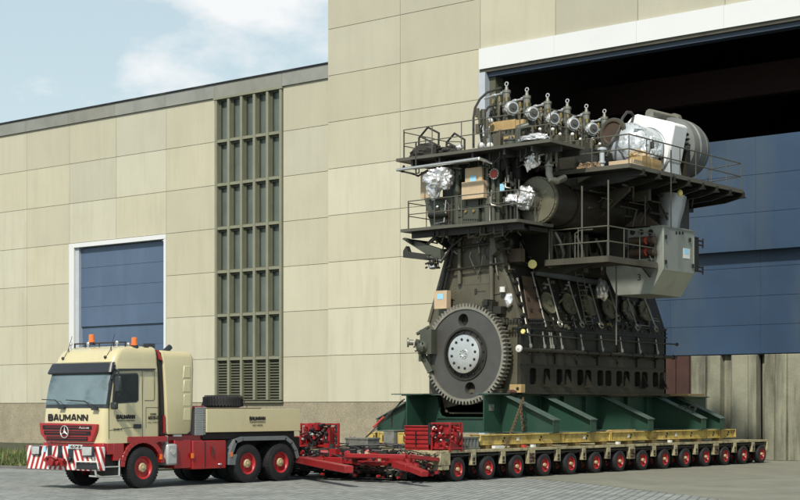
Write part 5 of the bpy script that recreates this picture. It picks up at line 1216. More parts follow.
for i, (a, b) in enumerate(rods):
    m = MB(); p, q = onS(*a, .13), onS(*b, .13); m.cyl(p, q, .032, seg=8); m.sphere(p, .06, 1)
    if i > 1:
        u, v = ortho(SN); m.tube([q+u*(.12*math.cos(t))+v*(.12*math.sin(t)) for t in [2*math.pi*k/14 for k in range(14)]], .03, 6, closed=True)
    m.build('indicator_rod', 'pipe_steel', cf)
def ladder(pts0, pts1, n, fn, r=.022, name='ladder', mt='rail_grey'):
    m = MB(); a0, a1 = fn(*pts0[0]), fn(*pts0[1]); b0, b1 = fn(*pts1[0]), fn(*pts1[1]); m.cyl(a0, a1, r, seg=6); m.cyl(b0, b1, r, seg=6)
    for i in range(n): u = (i+.5)/n; m.cyl(a0.lerp(a1, u), b0.lerp(b1, u), r*.8, seg=6)
    return m.build(name, mt, en)
ladder(((573, 262), (586, 324)), ((580, 262), (593, 324)), 12, lambda a, b: onS(a, b, .45))
m = MB(); m.crumple(onS(601.5, 290, .35), (.22, .22, .34), 9, .3, 3); m.build('foil_wrap', 'foil', en, flat=True)
m = MB(); c = onS(532.5, 264.3, .5); m.lathe(c, V((.5, -.86, 0)), [(0, .15), (.05, .15), (.06, .12), (.055, 0)], 20, capped=False); m.build('round_lamp', 'label_yellow', en)
m = MB(); m.cyl(c, onS(534, 275, .0), .025); m.build('lamp_arm', 'rail_dark', en)
clr = random.Random(8)
def sclutter(n, a, b, c, d, mt, name, off=(.02, .12), s=(.05, .14)):
    m = MB()
    for i in range(n):
        p = onS(clr.uniform(a, b), clr.uniform(c, d), clr.uniform(*off)); q = clr.uniform(*s)
        if clr.random() < .5: m.box(p.x-q*.4, p.x+q*.4, p.y-q*.5, p.y+q*.5, p.z-q*.5, p.z+q*.5)
        else: m.cyl(p, p+V((q*.4, clr.choice((0, q)), clr.choice((0, q, -q)))), q*.25, seg=7)
    m.build(name, mt, en)
sclutter(46, 540, 655, 278, 328, 'engine_light', 'side_fitting'); sclutter(26, 585, 650, 312, 328, 'engine_black', 'dark_fitting'); sclutter(24, 540, 655, 282, 328, 'pipe_steel', 'pipe_fitting', s=(.04, .09)); sclutter(5, 596, 612, 322, 328, 'brass', 'brass_cock', s=(.06, .12))

# scavenge box / cylinder frame between column top and head platform
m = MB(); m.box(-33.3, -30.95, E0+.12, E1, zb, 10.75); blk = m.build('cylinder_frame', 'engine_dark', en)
m = MB(); m.box(-33.3, -30.95, E0, E0+.119, zb+.1, 10.75); m.build('end_plate', 'engine_green', blk)
# dark bays above the columns, long side
m = MB(); m.prism([V((-31.1, E0+1.5, zb)), V((-30.45, E0+1.5, 6.9)), V((-30.05, E0+1.5, 7.1)), V((-29.9, E0+1.5, 8.3)), V((-30.9, E0+1.5, 8.6))], (0, E1-E0-1.6, 0)); m.build('scavenge_box', 'engine_dark', en)
m = MB(); rr2 = random.Random(4)
for i in range(8):
    y = E0+1.6+i*1.13; m.box(-29.92, -29.80, y-.05, y+.05, 7.0, 8.35); m.bar((-29.85, y+.1, 8.2), (-29.85, y+.5, 7.2), .04, .05); m.bar((-29.85, y+.9, 8.2), (-29.85, y+.5, 7.2), .04, .05)
    m.cyl((-29.95, y+.6, 7.6), (-29.75, y+.6, 7.6), .16, seg=14)
m.build('web_plate', 'engine_light', en)
boxon(511, 250, 525, 262, 43.9, .25, 'instrument_box', 'engine_brown')
m = MB()
for i in range(6):
    y = 45.2+i*1.31; m.tube([V((-29.8, y, 8.25)), V((-29.65, y+.1, 7.9)), V((-29.7, y+.35, 7.5)), V((-29.8, y+.4, 7.15))], .05, 8); m.cyl((-29.7, y+.7, 7.3), (-29.6, y+.7, 7.3), .12, seg=12)
m.build('drain_pipe', 'pipe_steel', en)
# scavenge air receiver: long horizontal drum
RC = V((-29.5, 43.62, 9.16)); m = MB(); m.lathe(RC, Y_, [(0, .74), (8.2, .74), (8.4, .5), (8.4, 0)], 44, capped=False)
for k in range(5): m.lathe(RC+Y_*(1.4+1.6*k), Y_, [(0, .745), (.0, .80), (.06, .80), (.06, .745)], 44, capped=False)
rec = m.build('air_receiver', 'receiver_brown', en)
m = MB(); m.lathe(RC, -Y_, [(-.12, .80), (0, .80), (.0, .74), (.05, .74), (.05, 0)], 44, capped=False); m.bolts(RC, -Y_, .77, 30, .02, .03); m.build('end_flange', 'cover_olive', rec)
m = MB(); c = RC+V((-.18, -.05, 0)); m.cyl(c, c-Y_*.4, .36, seg=24); m.bolts(c-Y_*.02, -Y_, .42, 16, .02, .03); m.build('manhole', 'pipe_steel', rec)
m = MB(); m.crumple(RC+V((-.22, -.35, .05)), (.34, .30, .36), 2, .30, 4); m.crumple(RC+V((-.62, -.5, .02)), (.24, .2, .18), 3, .4, 3); m.build('foil_wrap', 'foil', rec, flat=True)
# front block between mid and top gallery
boxon(462, 198.5, 484.5, 223, E0-.02, .35, 'gear_case', 'engine_green', bevel=.01)
m = MB()
for k in range(9): p = F(464+k*2.3, 219.5, E0-.38); m.cyl(p, p-Y_*.03, .022, seg=6)
m.build('case_bolt', 'engine_black', en)
for px, py in ((466, 211.5), (474, 211)):
    m = MB(); c = F(px, py, E0-.38); m.lathe(c, -Y_, [(0, .05), (.04, .05), (.04, 0)], 12, capped=False); m.build('brass_plug', 'brass', en)
m = MB(); 
for px, r, a, b in ((457.5, .13, 160, 226), (487.5, .11, 148, 224), (493.5, .08, 150, 224)): p, q = F(px, a, E0-.3), F(px, b, E0-.3); m.cyl((p.x, E0-.3, q.z), (p.x, E0-.3, p.z), r, seg=16)
p = F(497, 150, E0-.1); q = F(502, 224, E0-.1); m.box(F(483.5, 150, E0-.15).x, q.x, E0-.25, E0-.01, q.z, p.z)
m.build('riser_column', 'engine_green', en)
m = MB(); p = F(504, 152, E0-.1); q = F(519, 226, E0-.1); m.box(p.x, q.x, E0-.09, E0-.001, q.z, p.z); m.build('shadow_recess', 'engine_black', en)  # black plate painted in place of the shade in the gap
m = MB()
for k in range(3): p, q = F(507+k*4, 165+k*7, E0-.25), F(507+k*4, 224, E0-.25); m.cyl(V((p.x, p.y, q.z)), p, .05, seg=8)
m.tube([F(500, 155, E0-.3), F(507, 160, E0-.35), F(508, 178, E0-.35), F(514, 186, E0-.3)], .07, 8); m.box(F(502, 183, E0-.3).x, F(506, 191, E0-.3).x, E0-.35, E0-.1, F(502, 190, E0-.3).z, F(502, 183, E0-.3).z)
m.prism([F(a, b, E0-.2) for a, b in ((497, 158), (516, 156), (508, 166), (502, 172))], (0, .1, 0)); m.build('pipe_cluster', 'engine_dark', en)
boxon(500, 184, 504.5, 190.5, E0-.36, .01, 'instruction_plate', 'label_blue')
m = MB(); c = F(495, 174, E0-.42); m.lathe(c, -Y_, [(0, .19), (.05, .19), (.05, .15), (.055, 0)], 24, capped=False); fl = m.build('blank_flange', 'pipe_steel', en); m = MB(); m.cyl(c-Y_*.055, c-Y_*.075, .135, seg=24); m.build('flange_cover', 'signal_red', fl); m = MB(); m.bolts(c-Y_*.05, -Y_, .17, 12, .018, .03); m.build('stud', 'label_white', fl)
# left cabinet under the big foil ball
m = MB(); q = [F(a, b, E0-.5) for a, b in ((424, 198), (452, 196), (452, 226), (431, 228))]; m.prism(q, (0, .45, 0)); cbn = m.build('side_cabinet', 'engine_green', en, bevel=.01)
m = MB(); p, q = F(431, 215, E0-.62), F(446, 214, E0-.62); m.cyl(p, q, .13, seg=16); m.sphere(p, .13, 2); m.sphere(q, .13, 2); m.cyl(F(438, 210, E0-.7), F(438, 207, E0-.7), .07); m.build('pressure_vessel', 'engine_dark', cbn)
m = MB(); m.tube([F(a, b, E0-.6) for a, b in ((427, 201), (445, 199), (449, 205), (449, 224))], .018, 6); m.tube([F(a, b, E0-.6) for a, b in ((440, 200), (446, 206), (446, 222), (440, 224))], .015, 6); m.build('copper_line', 'engine_brown', cbn)
m = MB(); p = F(440, 210, E0-.64); m.tube([F(434, 224, E0-.65), F(444, 222, E0-.65), F(446, 200, E0-.65)], .02, 6); m.sphere(F(437.5, 207, E0-.72), .06, 2); m.build('gauge', 'bright_steel', cbn)
m = MB(); m.crumple(F(439.5, 179, E0-.75), (.50, .40, .40), 6, .36, 4); m.crumple(F(434, 190, E0-.75), (.25, .2, .32), 7, .3, 3); m.build('foil_wrap', 'foil', en, flat=True)

# ---------------------------------------------------------------- galleries
def platform(name, poly, z, th=.06, lip=.20, joists=None, mt='rail_dark', lipmt='rail_grey'):
    m = MB(); m.prism([V((x, y, z-th)) for x, y in poly], (0, 0, th))
    if joists:
        for a, b in joists: m.bar((*a, z-th-.10), (*b, z-th-.10), .08, .20)
    g = m.build(name, mt, en)
    m = MB(); n = len(poly)
    for i in range(n): m.bar((*poly[i], z-lip/2+.03), (*poly[(i+1) % n], z-lip/2+.03), .05, lip)
    m.build('edge_beam', lipmt, g); return g
def railing(pts, z, h=1.0, posts=None, step=1.2, r=.018, mid=(.52,), closed=False, mt='rail_grey', ends=True):
    m = MB(); P = [V((x, y, z)) for x, y in pts]
    for hh in (h,)+tuple(mid): m.tube([p+Z_*hh for p in P], r, 7)
    for a, b in zip(P, P[1:]):
        n = max(1, round((b-a).length/step))
        for i in range(n+1):
            if i == n and b is not P[-1]: continue
            p = a.lerp(b, i/n); m.cyl(p, p+Z_*h, r, seg=7)
    return m.build('railing', mt, en)
T1 = 10.84
g1 = platform('top_gallery', [(-34.4, 42.2), (-28.0, 42.2), (-28.0, 44.2), (-29.8, 44.2), (-29.8, 53.0), (-33.6, 53.0), (-33.6, 45.5), (-34.4, 45.5)], T1, lip=.10, joists=[((-34.3, 43.0), (-28.1, 43.0)), ((-34.3, 44.1), (-28.1, 44.1))]+[((x, 42.3), (x, 44)) for x in (-33.8, -32.6, -31.2, -29.9, -28.8)])
railing([(-34.0, 45.4), (-34.38, 45.0), (-34.38, 42.6), (-34.1, 42.22), (-31.6, 42.22), (-28.02, 42.22), (-28.02, 44.1)], T1)
T2 = 8.37
g2 = platform('middle_gallery', [(-34.2, 42.2), (-29.3, 42.2), (-29.3, 44.3), (-30.4, 44.3), (-30.4, 43.35), (-33.4, 43.35), (-33.4, 45.0), (-34.2, 45.0)], T2, lip=.10, joists=[((-34.1, 42.7), (-29.4, 42.7))])
railing([(-33.9, 45.0), (-34.18, 44.6), (-34.18, 42.6), (-33.9, 42.22), (-31.6, 42.22), (-29.32, 42.22), (-29.32, 44.3)], T2, h=.98)
m = MB(); 
for x in (-34.0, -32.9): m.prism([V((x, 42.3, T2-.3)), V((x, 43.4, T2-.3)), V((x, 43.4, T2-.75)), V((x, 42.4, T2-.42))], (.05, 0, 0))
m.box(-30.7, -29.6, 42.8, 43.3, T2-.26, T2-.14); m.box(-30.2, -29.5, 43.2, 44.3, T2-.24, T2-.1); m.build('gallery_bracket', 'engine_dark', en)
# lower left lamp arm below the middle gallery
m = MB(); q = [onY(a, b, 42.6) for a, b in ((402, 239), (404, 237.5), (440, 249), (441, 260), (432, 258))]; m.prism(q, (0, .25, 0)); m.build('cantilever_plate', 'engine_green', en)
m = MB(); q = [onY(a, b, 42.5) for a, b in ((403, 251), (406, 246), (408, 251.5), (429, 254.5), (429, 260.5), (403, 257.5))]; m.prism(q, (0, .2, 0)); m.tube([onY(430, 257, 42.5), onY(441, 262, 42.6), onY(452, 246, 42.9), onY(462, 238, 43.0)], .04, 7); m.build('cable_tray', 'rail_dark', en)
m = MB(); p = onY(432, 262.5, 42.4); 
for i in range(9): m.cyl(p+V((clr.uniform(-.3, .3), clr.uniform(-.1, .2), clr.uniform(-.15, .2))), p+V((clr.uniform(-.3, .3), clr.uniform(-.1, .2), clr.uniform(-.2, .2))), .035, seg=7)
m.sphere(p, .12, 2); m.prism([p+V((-.2, 0, -.02)), p+V((.12, 0, -.02)), p+V((.18, 0, -.2)), p+V((-.1, 0, -.22))], (0, .2, 0)); m.build('floodlight', 'engine_dark', en); m = MB(); m.prism([p+V((-.13, -.02, -.06)), p+V((.09, -.02, -.06)), p+V((.11, -.02, -.16)), p+V((-.08, -.02, -.17))], (0, .02, 0)); m.build('lamp_glass', 'lamp_glass', en)
# long silver pipe slung below the top gallery
m = MB(); a, b = onY(397, 170, 42.15), onY(479, 158.5, 42.15); m.cyl(a, b, .055, seg=12); m.cyl(b, b+V((.15, .5, -.1)), .055); m.build('silver_pipe', 'bright_steel', en)
m = MB(); m.bar(onY(404, 166, 42.4), onY(402, 176-4, 42.2), .06, .06); m.tube([onY(399, 170.5, 42.3), onY(414, 174, 42.6), onY(418, 176, 42.7), onY(428, 170, 42.8)], .035, 7); m.tube([onY(436, 160, 42.6), onY(440, 164, 42.6), onY(470, 162, 42.6)], .06, 8)
m.tube([onY(416, 142, 42.18), onY(416, 175, 42.18)], .03, 7)
m.build('hanger_bracket', 'rail_dark', en)
# folded lifting frames and dark covers on the top gallery
for pts in (((418.5, 158), (419, 138), (427.8, 127.3), (438.8, 133), (438.3, 154)), ((419.5, 136), (440, 146.5)), ((446, 150), (447, 142), (454.5, 133.3), (464.5, 139.5), (464.5, 151)), ((447.5, 142.5), (460, 149))):
    m = MB(); m.tube([onY(a, b, 42.9) for a, b in pts], .035, 7); m.build('lifting_frame', 'rail_dark', en)
def crumpled(px, py, Y, size, seed, mt, name, label, cat, amp=.3, sub=4, flat_=False, zmin=None):
    m = MB(); c = onY(px, py, Y); m.crumple(c, size, seed, amp, sub)
    if zmin is not None:
        for v in m.b.verts: v.co.z = max(v.co.z, zmin)
    return m.build(name, mt, None, label=label, cat=cat, flat=flat_)
crumpled(426, 152.5, 42.9, (.62, .3, .30), 12, 'cloth_dark', 'tarpaulin', 'dark crumpled tarpaulin heap at the left end of the top gallery', 'tarpaulin', zmin=T1+.01)
crumpled(449, 151, 43.0, (.45, .3, .16), 13, 'cloth_dark', 'cloth_heap', 'low dark cloth heap in the middle of the top gallery', 'cloth', zmin=T1+.01)
crumpled(459.5, 147.5, 42.8, (.12, .12, .10), 14, 'foil', 'foil_lump', 'tiny bright foil lump on the top gallery floor', 'foil', flat_=True, sub=3, zmin=T1+.01)
crumpled(533, 139, 42.6, (.55, .3, .14), 15, 'foil', 'foil_sheet', 'flat bright foil sheet lying at the right end of the top gallery', 'foil', flat_=True, sub=4, zmin=T1+.01)
m = MB(); m.crumple(onY(532, 160.5, 42.9), (.26, .2, .2), 16, .5, 4); m.crumple(onY(528, 165, 42.9), (.08, .08, .2), 17, .5, 3); m.build('foil_wrap', 'foil', en, flat=True)
m = MB(); m.tube([onY(546, 150, 43.2), onY(548.5, 153, 43.2), onY(549, 174, 43.2), onY(551, 179.5, 43.2), onY(557, 181, 43.4), onY(564, 178, 44)], .12, 12); m.tube([onY(536, 154, 43.2), onY(546, 152, 43.2)], .10, 10); m.lathe(onY(549, 165, 43.2)-Z_*.05, Z_, [(0, .16), (.06, .16)], 14); m.build('elbow_pipe', 'pipe_steel', en)
m = MB(); m.tube([onY(473.5, 148, 42.5), onY(473.5, 118, 42.5), onY(475, 108, 42.8), onY(480, 99, 43.4), onY(487, 92.5, 44.3), onY(501, 88, 45.3)], .042, 9); m.tube([onY(484.5, 130, 43.6), onY(485, 112, 43.8), onY(488.5, 107, 44.1), onY(496, 105, 44.8)], .04, 8); m.build('bent_hose', 'rail_dark', en)
# --------------------------------------------------------------- six cylinder heads
ky = [45.35, 46.62, 47.96, 49.28, 50.6, 51.9]; kx = EXC
def cyl_head(y):
    c = V((kx, y, T1)); m = MB()
    m.lathe(c, Z_, [(0, .56), (1.0, .56), (1.02, .50), (1.10, .50), (1.12, .46), (1.35, .46)], 26); 
    m.box(kx-.40, kx+.40, y-.40, y+.40, T1+.95, T1+1.15)
    o = m.build('cylinder_head', 'engine_green', en, bevel=.006, origin=c)
    for k in range(8):
        pass
    m = MB(); m.bolts(c+Z_*1.35, Z_, .38, 8, .05, .16); m.bolts(c+Z_*1.10, Z_, .48, 12, .03, .10); m.build('cover_nut', 'pipe_steel', o, origin=c)
    m = MB(); m.lathe(c+Z_*1.35, Z_, [(0, .30), (.15, .30), (.17, .19), (.58, .19), (.60, .25), (.68, .25), (.74, .20)], 22)
    m.box(kx-.24, kx+.24, y-.18, y+.18, T1+1.50, T1+1.72); m.box(kx-.30, kx-.10, y-.28, y-.10, T1+1.5, T1+2.35); m.box(kx+.05, kx+.22, y-.2, y-.05, T1+1.9, T1+2.3); m.build('valve_housing', 'engine_green', o, origin=c)
    m = MB(); m.lathe(c+Z_*2.09, Z_, [(0, .20), (.05, .20), (.06, .125), (.40, .125), (.41, .15), (.50, .15), (.52, .07), (.64, .05)], 20)
    m.bolts(c+Z_*2.13, Z_, .18, 8, .022, .05); m.build('actuator', 'pipe_steel', o, origin=c)
    m = MB(); rc_ = c+Z_*2.82; m.tube([rc_+V((.068*math.cos(t), 0, .068*math.sin(t))) for t in [2*math.pi*k/14 for k in range(14)]], .020, 7, closed=True); m.build('lifting_eye', 'bright_steel', o, origin=c)
    m = MB(); p = c+V((-.15, 0, 2.50)); m.tube([p, p+V((-.35, -.05, -.03)), p+V((-.75, -.08, -.10))], .04, 8); m.cyl(p+V((-.30, -.04, -.02)), p+V((-.42, -.05, -.04)), .062, seg=10); m.cyl(p+V((.02, -.01, .01)), p+V((-.08, -.01, 0)), .07, seg=10); m.build('oil_pipe', 'bright_steel', o, origin=c)
    # exhaust outlet with protective cover, towards the exhaust side
    m = MB(); e = c+V((.25, -.30, 1.82)); ax = V((.86, -.5, 0)).normalized(); m.lathe(e, ax, [(0, .20), (.30, .20), (.30, .25), (.36, .25), (.36, .22), (.46, .22), (.48, .20), (.48, 0)], 24, capped=False); m.bolts(e+ax*.36, ax, .235, 12, .02, .03); m.build('exhaust_outlet', 'bright_steel', o, origin=c)
    m = MB(); m.lathe(e+ax*.485, ax, [(0, .165), (.012, .16), (.014, .07), (.05, .06), (.05, 0)], 20, capped=False); m.build('outlet_cover', 'gear_steel', o, origin=c)
    m = MB()
    for dx, dy, z in ((.30, -.42, 2.18), (-.32, -.36, 2.15), (.02, -.46, 2.2), (.44, .1, 1.75), (.5, -.2, 1.4)): q = c+V((dx, dy, z)); m.cyl(q-Z_*.08, q+Z_*.05, .045, seg=10); m.cyl(q+Z_*.05, q+Z_*.11, .03, seg=8)
    m.build('brass_valve', 'brass', o, origin=c)
    m = MB()
    for dx, dy in ((.34, -.46), (-.30, -.40), (.02, -.50), (-.46, -.1)): q = c+V((dx, dy, 1.3)); m.cyl(q, q+Z_*.8, .055, seg=9); m.cyl(q+Z_*.25, q+Z_*.33, .085, seg=10)
    m.tube([c+V((.4, -.4, 1.4)), c+V((.58, -.5, 1.35)), c+V((.62, -.52, .9)), c+V((.6, -.5, .1))], .045, 8); m.build('fuel_pipe', 'engine_light', o, origin=c)
    m = MB()
    for dx, dy, z in ((.55, -.45, 1.22), (-.36, -.5, 1.25), (.06, -.58, 1.22)): m.sphere(c+V((dx, dy, z)), .06, 2)
    m.build('protective_cap', 'label_white', o, origin=c)
    m = MB(); rq = random.Random(77)
    for k in range(16):
        a = rq.uniform(-2.6, .6); rr_ = rq.uniform(.35, .62); q = c+V((rr_*math.cos(a), rr_*math.sin(a), rq.uniform(1.0, 1.2))); h_ = rq.uniform(.15, .75); m.cyl(q, q+Z_*h_, rq.uniform(.015, .05), seg=7)
        if k % 3 == 0: m.tube([q+Z_*h_, q+Z_*(h_+.06)+V((.06, -.04, 0)), q+Z_*(h_-.1)+V((.25, -.1, 0)), q+V((.3, -.1, 0))], .02, 6)
        if k % 4 == 1: m.sphere(q+Z_*h_, .06, 1)
    m.build('fuel_line', 'engine_dark', o, origin=c)
    m = MB()
    for k in range(6):
        a = rq.uniform(-2.6, .4); q = c+V((.5*math.cos(a), .5*math.sin(a), rq.uniform(1.2, 2.0))); m.cyl(q, q+V((rq.uniform(-.1, .1), rq.uniform(-.1, .1), .1)), rq.uniform(.025, .05), seg=8)
    m.build('small_fitting', 'pipe_steel', o, origin=c)
    return o
h0 = cyl_head(ky[0])
for y in ky[1:]: copy_tree(h0, V((kx, y, T1)), en)
# stepped casings along the heads on the exhaust side
m = MB()
for i, y in enumerate(ky[1:]):
    m.box(-30.9, -30.05, y-.55, y+.35, T1, T1+.62); m.box(-30.95, -30.3, y-.5, y+.3, T1+.62, T1+.95)
    m.cyl((-29.9, y-.3, T1), (-29.9, y-.3, T1+.9), .06); m.cyl((-30.0, y+.2, T1+.3), (-29.8, y+.2, T1+.3), .12)
m.build('pump_casing', 'engine_light', en, bevel=.01)
m = MB()
for i, y in enumerate(ky[:-1]): m.sphere((-30.4, y+.6, T1+1.12), .07, 2); m.sphere((-30.6, y+.1, T1+1.08), .06, 2)
m.build('protective_cap', 'label_white', en)
m = MB(); m.box(-32.3, -29.9, 44.45, 44.5, T1+1.05, T1+1.35)
m = MB(); a, b = onY(491, 122.5, 44.3), onY(525, 118, 44.3)
m.box(a.x, b.x-.35, 44.2, 44.34, onY(491, 132, 44.2).z, a.z-.02); m.box(b.x-.33, b.x, 44.2, 44.34, onY(491, 131, 44.2).z, a.z-.06); 
m.build('wooden_crate', 'timber', None, label='yellowish timber crate boards around the first cylinder head', cat='crate', bevel=.006)
m = MB(); a = onY(492, 134, 44.1); 
m.box(a.x, a.x+.3, 44.1, 44.35, T1+.02, a.z); m.box(a.x+.42, a.x+1.2, 44.15, 44.35, T1+.02, a.z-.1); m.box(a.x+.35, a.x+.41, 44.0, 44.1, T1, a.z+.1); m.build('pump_stand', 'engine_light', en, bevel=.008)
m = MB(); m.box(a.x+.5, a.x+.95, 44.1, 44.148, T1+.1, a.z-.45); m.box(a.x+.5, a.x+.95, 44.1, 44.148, a.z-.4, a.z-.15); m.build('wooden_board', 'timber', None, label='small timber panels low down in front of the first cylinder head', cat='board')
m = MB(); p = onY(511, 139, 44.0); m.cyl(V((p.x, 44.0, T1)), V((p.x, 44.0, T1+.5)), .23, seg=18); m.lathe(V((p.x, 44.0, T1+.5)), Z_, [(0, .26), (.05, .26), (.06, .1), (.15, .08), (.15, 0)], 18, capped=False); q = onY(518, 139, 44.0); m.tube([V((q.x, 44, T1)), V((q.x, 44, T1+.7)), V((q.x+.05, 44, T1+.9)), V((q.x+.3, 44.2, T1+1.0))], .12, 12); m.build('filter_pot', 'engine_green', en)
m = MB(); 
for i in range(9):
    p = onY(clr.uniform(477, 489), clr.uniform(112, 146), 43.6); m.cyl(p-Z_*.15, p+Z_*.15, clr.uniform(.03, .09), seg=9)
m.tube([onY(482, 146, 43.5), onY(480, 132, 43.5), onY(484, 120, 43.5), onY(486, 146, 43.5)], .035, 7); m.build('valve_cluster', 'engine_light', en)
m = MB(); 
for px, py in ((490, 147), (481, 147)): m.sphere(onY(px, py-1, 43.2), .13, 2)
m.sphere(onY(490.5, 121, 44), .1, 2); m.build('protective_cap', 'label_white', en)

# --------------------------------------------------------------- turbocharger gallery
T3 = 10.2
g3 = platform('turbo_gallery', [(-29.75, 44.6), (-26.5, 44.6), (-26.5, 52.7), (-29.75, 53.6)], T3, lip=.14)
m = MB()
for i in range(8): y = 45.4+i*1.03; m.prism([V((-29.4, y, T3-.07)), V((-26.42, y, T3-.07)), V((-26.42, y, T3-.25)), V((-27.2, y, T3-.42)), V((-29.4, y, T3-.55))], (0, .07, 0)); m.box(-27.1, -26.42, y-.1, y+.17, T3-.28, T3-.24)
m.box(-28.9, -28.7, 44.8, 53, T3-.6, T3-.25); m.build('joist', 'engine_dark', g3)
railing([(-29.4, 44.65), (-26.55, 44.65), (-26.55, 52.6), (-28.2, 53.2)], T3, h=1.0)
m = MB()
m.prism([V((-29.6, 44.9, T3-.2)), V((-28.2, 44.9, T3-.2)), V((-29.6, 44.9, T3-.7))], (0, .08, 0)); m.build('gallery_knee', 'engine_light', en)
# turbocharger: rotor axis along the engine
TCX, TCZ = -28.45, 11.62
tb = V((TCX, 0, TCZ))
m = MB(); c = onX(613.5, 133, -29.0); m.lathe(c, -Y_, [(-.3, .42), (0, .46), (.08, .46), (.08, .40), (.03, .36), (.03, 0)], 30, capped=False); tdisc = m.build('gas_inlet_cover', 'engine_brown', en); m = MB(); m.lathe(c+Y_*.02, -Y_, [(0, .53), (.08, .53), (.08, .46), (0, .46)], 32, capped=False); m.build('gas_inlet_flange', 'engine_green', en)
y0t = onX(640, 148, TCX).y
m = MB(); yy = y0t-.75; cz_ = onX(640, 148, TCX).z-.06; cc = V((TCX-.05, yy, cz_)); m.lathe(cc, Y_, [(-.34, .0), (-.33, .30), (-.26, .52), (-.12, .70), (.0, .80), (.0, .86), (.07, .86), (.07, .80), (.9, .83), (1.5, .85), (1.52, .90), (1.60, .90)], 44); m.bolts(cc, -Y_, .83, 26, .02, .04)
casing = m.build('turbine_casing', 'casing_blue_grey', en)
m = MB(); m.crumple(cc+V((.35, .3, .55)), (.20, .45, .09), 31, .4, 4); m.crumple(cc+V((-.05, .9, .66)), (.25, .4, .09), 32, .4, 4); m.build('plastic_wrap', 'casing_blue_grey', casing, flat=True)
m = MB(); m.crumple(cc+V((.75, .1, -.75)), (.18, .55, .16), 33, .4, 4); m.build('wrapping_sheet', 'plywood', casing, flat=True)
m = MB(); m.crumple(cc+V((.30, -.15, -.15)), (.52, .34, .60), 34, .30, 4); m.crumple(cc+V((.62, .55, -.1)), (.30, .5, .52), 35, .32, 4); m.build('plastic_wrap', 'casing_blue_grey', casing, flat=True)
m = MB(); m.tube([cc+V((.62, .3, .15)), cc+V((.82, .25, .1)), cc+V((.85, .22, -.1))], .07, 10); m.lathe(cc+V((.74, .95, -.35)), X_, [(0, .12), (.1, .12), (.1, .06), (.06, .05), (.06, 0)], 16, capped=False); m.build('nozzle', 'engine_dark', casing)
# white silencer-side housing (octagonal block)
def turbobox(Y0, Y1):
    q = [(633, 115.4), (637, 114), (672, 121.8), (675, 124), (668.5, 160), (664, 165), (632, 158), (628, 150), (627, 122)]
    m = MB(); P = [onY(a, b, Y0) for a, b in q]; m.prism(P, (0, Y1-Y0, 0)); return m.build('turbo_housing', 'casing_white', en, bevel=.05)
yA = onX(670, 140, -27.45).y
turbobox(yA, yA+.95)
m = MB(); cc2 = V((TCX+.05, yA, cz_)); m.lathe(cc2, -Y_, [(0, .95), (.06, .93), (.06, .84), (.02, .82)], 40, capped=False); m.build('housing_ring', 'casing_white', en)
m = MB(); dc = onX(697, 152, -28.4); dc.z -= .12; dr = 1.12; yb_ = yA+1.25
m.lathe(V((-28.4, yb_, dc.z)), Y_, [(0, .70), (.02, .86), (.25, .90), (.30, dr*.98), (.62, dr), (.66, dr*.955), (.74, dr*.955), (.78, dr), (1.15, dr*.99), (1.19, dr*.95), (1.27, dr*.95), (1.31, dr*.97), (1.6, dr*.9), (1.75, dr*.6), (1.76, 0)], 56, capped=False); drm = m.build('intake_silencer', 'drum_grey', en)
m = MB(); m.bolts(V((-28.4, yb_+.28, dc.z)), -Y_, .92, 26, .025, .05); m.box(-27.75, -27.45, yb_-.05, yb_+.2, T3, dc.z-.25); m.box(-28.9, -28.6, yb_-.05, yb_+.2, T3, dc.z-.3)
for k in range(4): m.cyl((-27.6, yb_-.1, dc.z-.2+k*.17), (-27.35, yb_-.1, dc.z-.2+k*.17), .05, seg=8); 
m.build('intake_fitting', 'engine_dark', drm)
m = MB(); a = V((-28.6, yA+.55, dc.z+1.12)); m.cyl(a, a+V((0, 2.0, .05)), .17, seg=20); m.lathe(a+V((0, 1.75, .04)), Y_, [(0, .23), (.08, .23), (.08, .16), (.18, .16), (.18, .23), (.26, .23)], 20); m.box(a.x-.1, a.x+.1, a.y+.3, a.y+.5, a.z-.3, a.z); m.box(a.x-.1, a.x+.1, a.y+1.5, a.y+1.7, a.z-.35, a.z); m.build('air_cylinder', 'pipe_steel', en)
m = MB(); m.tube([onX(a, b, -28.7) for a, b in ((606, 157), (613, 141), (619, 130), (622.5, 118), (627, 112), (631, 112.5), (633.5, 116), (632, 122), (626, 128), (618, 138), (606, 147))], .05, 8); m.build('loop_hose', 'rail_dark', en)
m = MB(); m.box(-28.0, -27.8, yA-.2, yA, T3, T3+.45); m.box(-29.3, -29.1, yA-.2, yA, T3, T3+.6); m.prism([V((-27.55, yA+.1, T3+.8)), V((-27.45, yA+.1, T3)), V((-27.75, yA+.1, T3)), V((-27.85, yA+.1, T3+.8))], (0, .8, 0)); m.build('turbo_foot', 'casing_blue_grey', en, bevel=.01)
m = MB(); p = onX(602, 150, -28.8); m.cyl(V((p.x, p.y, T3)), V((p.x, p.y, T3+1.05)), .09, seg=14); m.lathe(V((p.x, p.y, T3+.95)), Z_, [(0, .16), (.08, .16)], 14); m.lathe(V((p.x, p.y, T3+.5)), Z_, [(0, .13), (.06, .13)], 14); m.build('white_standpipe', 'casing_blue_grey', en)
m = MB(); m.box(-29.6, -28.9, 45.0, 48.3, T3, T3+.75); m.box(-29.5, -29.0, 45.2, 48.0, T3+.75, T3+1.0)
for k in range(6): m.cyl((-28.88, 45.3+k*.5, T3+.35), (-28.78, 45.3+k*.5, T3+.35), .1, seg=10)
m.build('gas_receiver_base', 'engine_dark', en, bevel=.01)
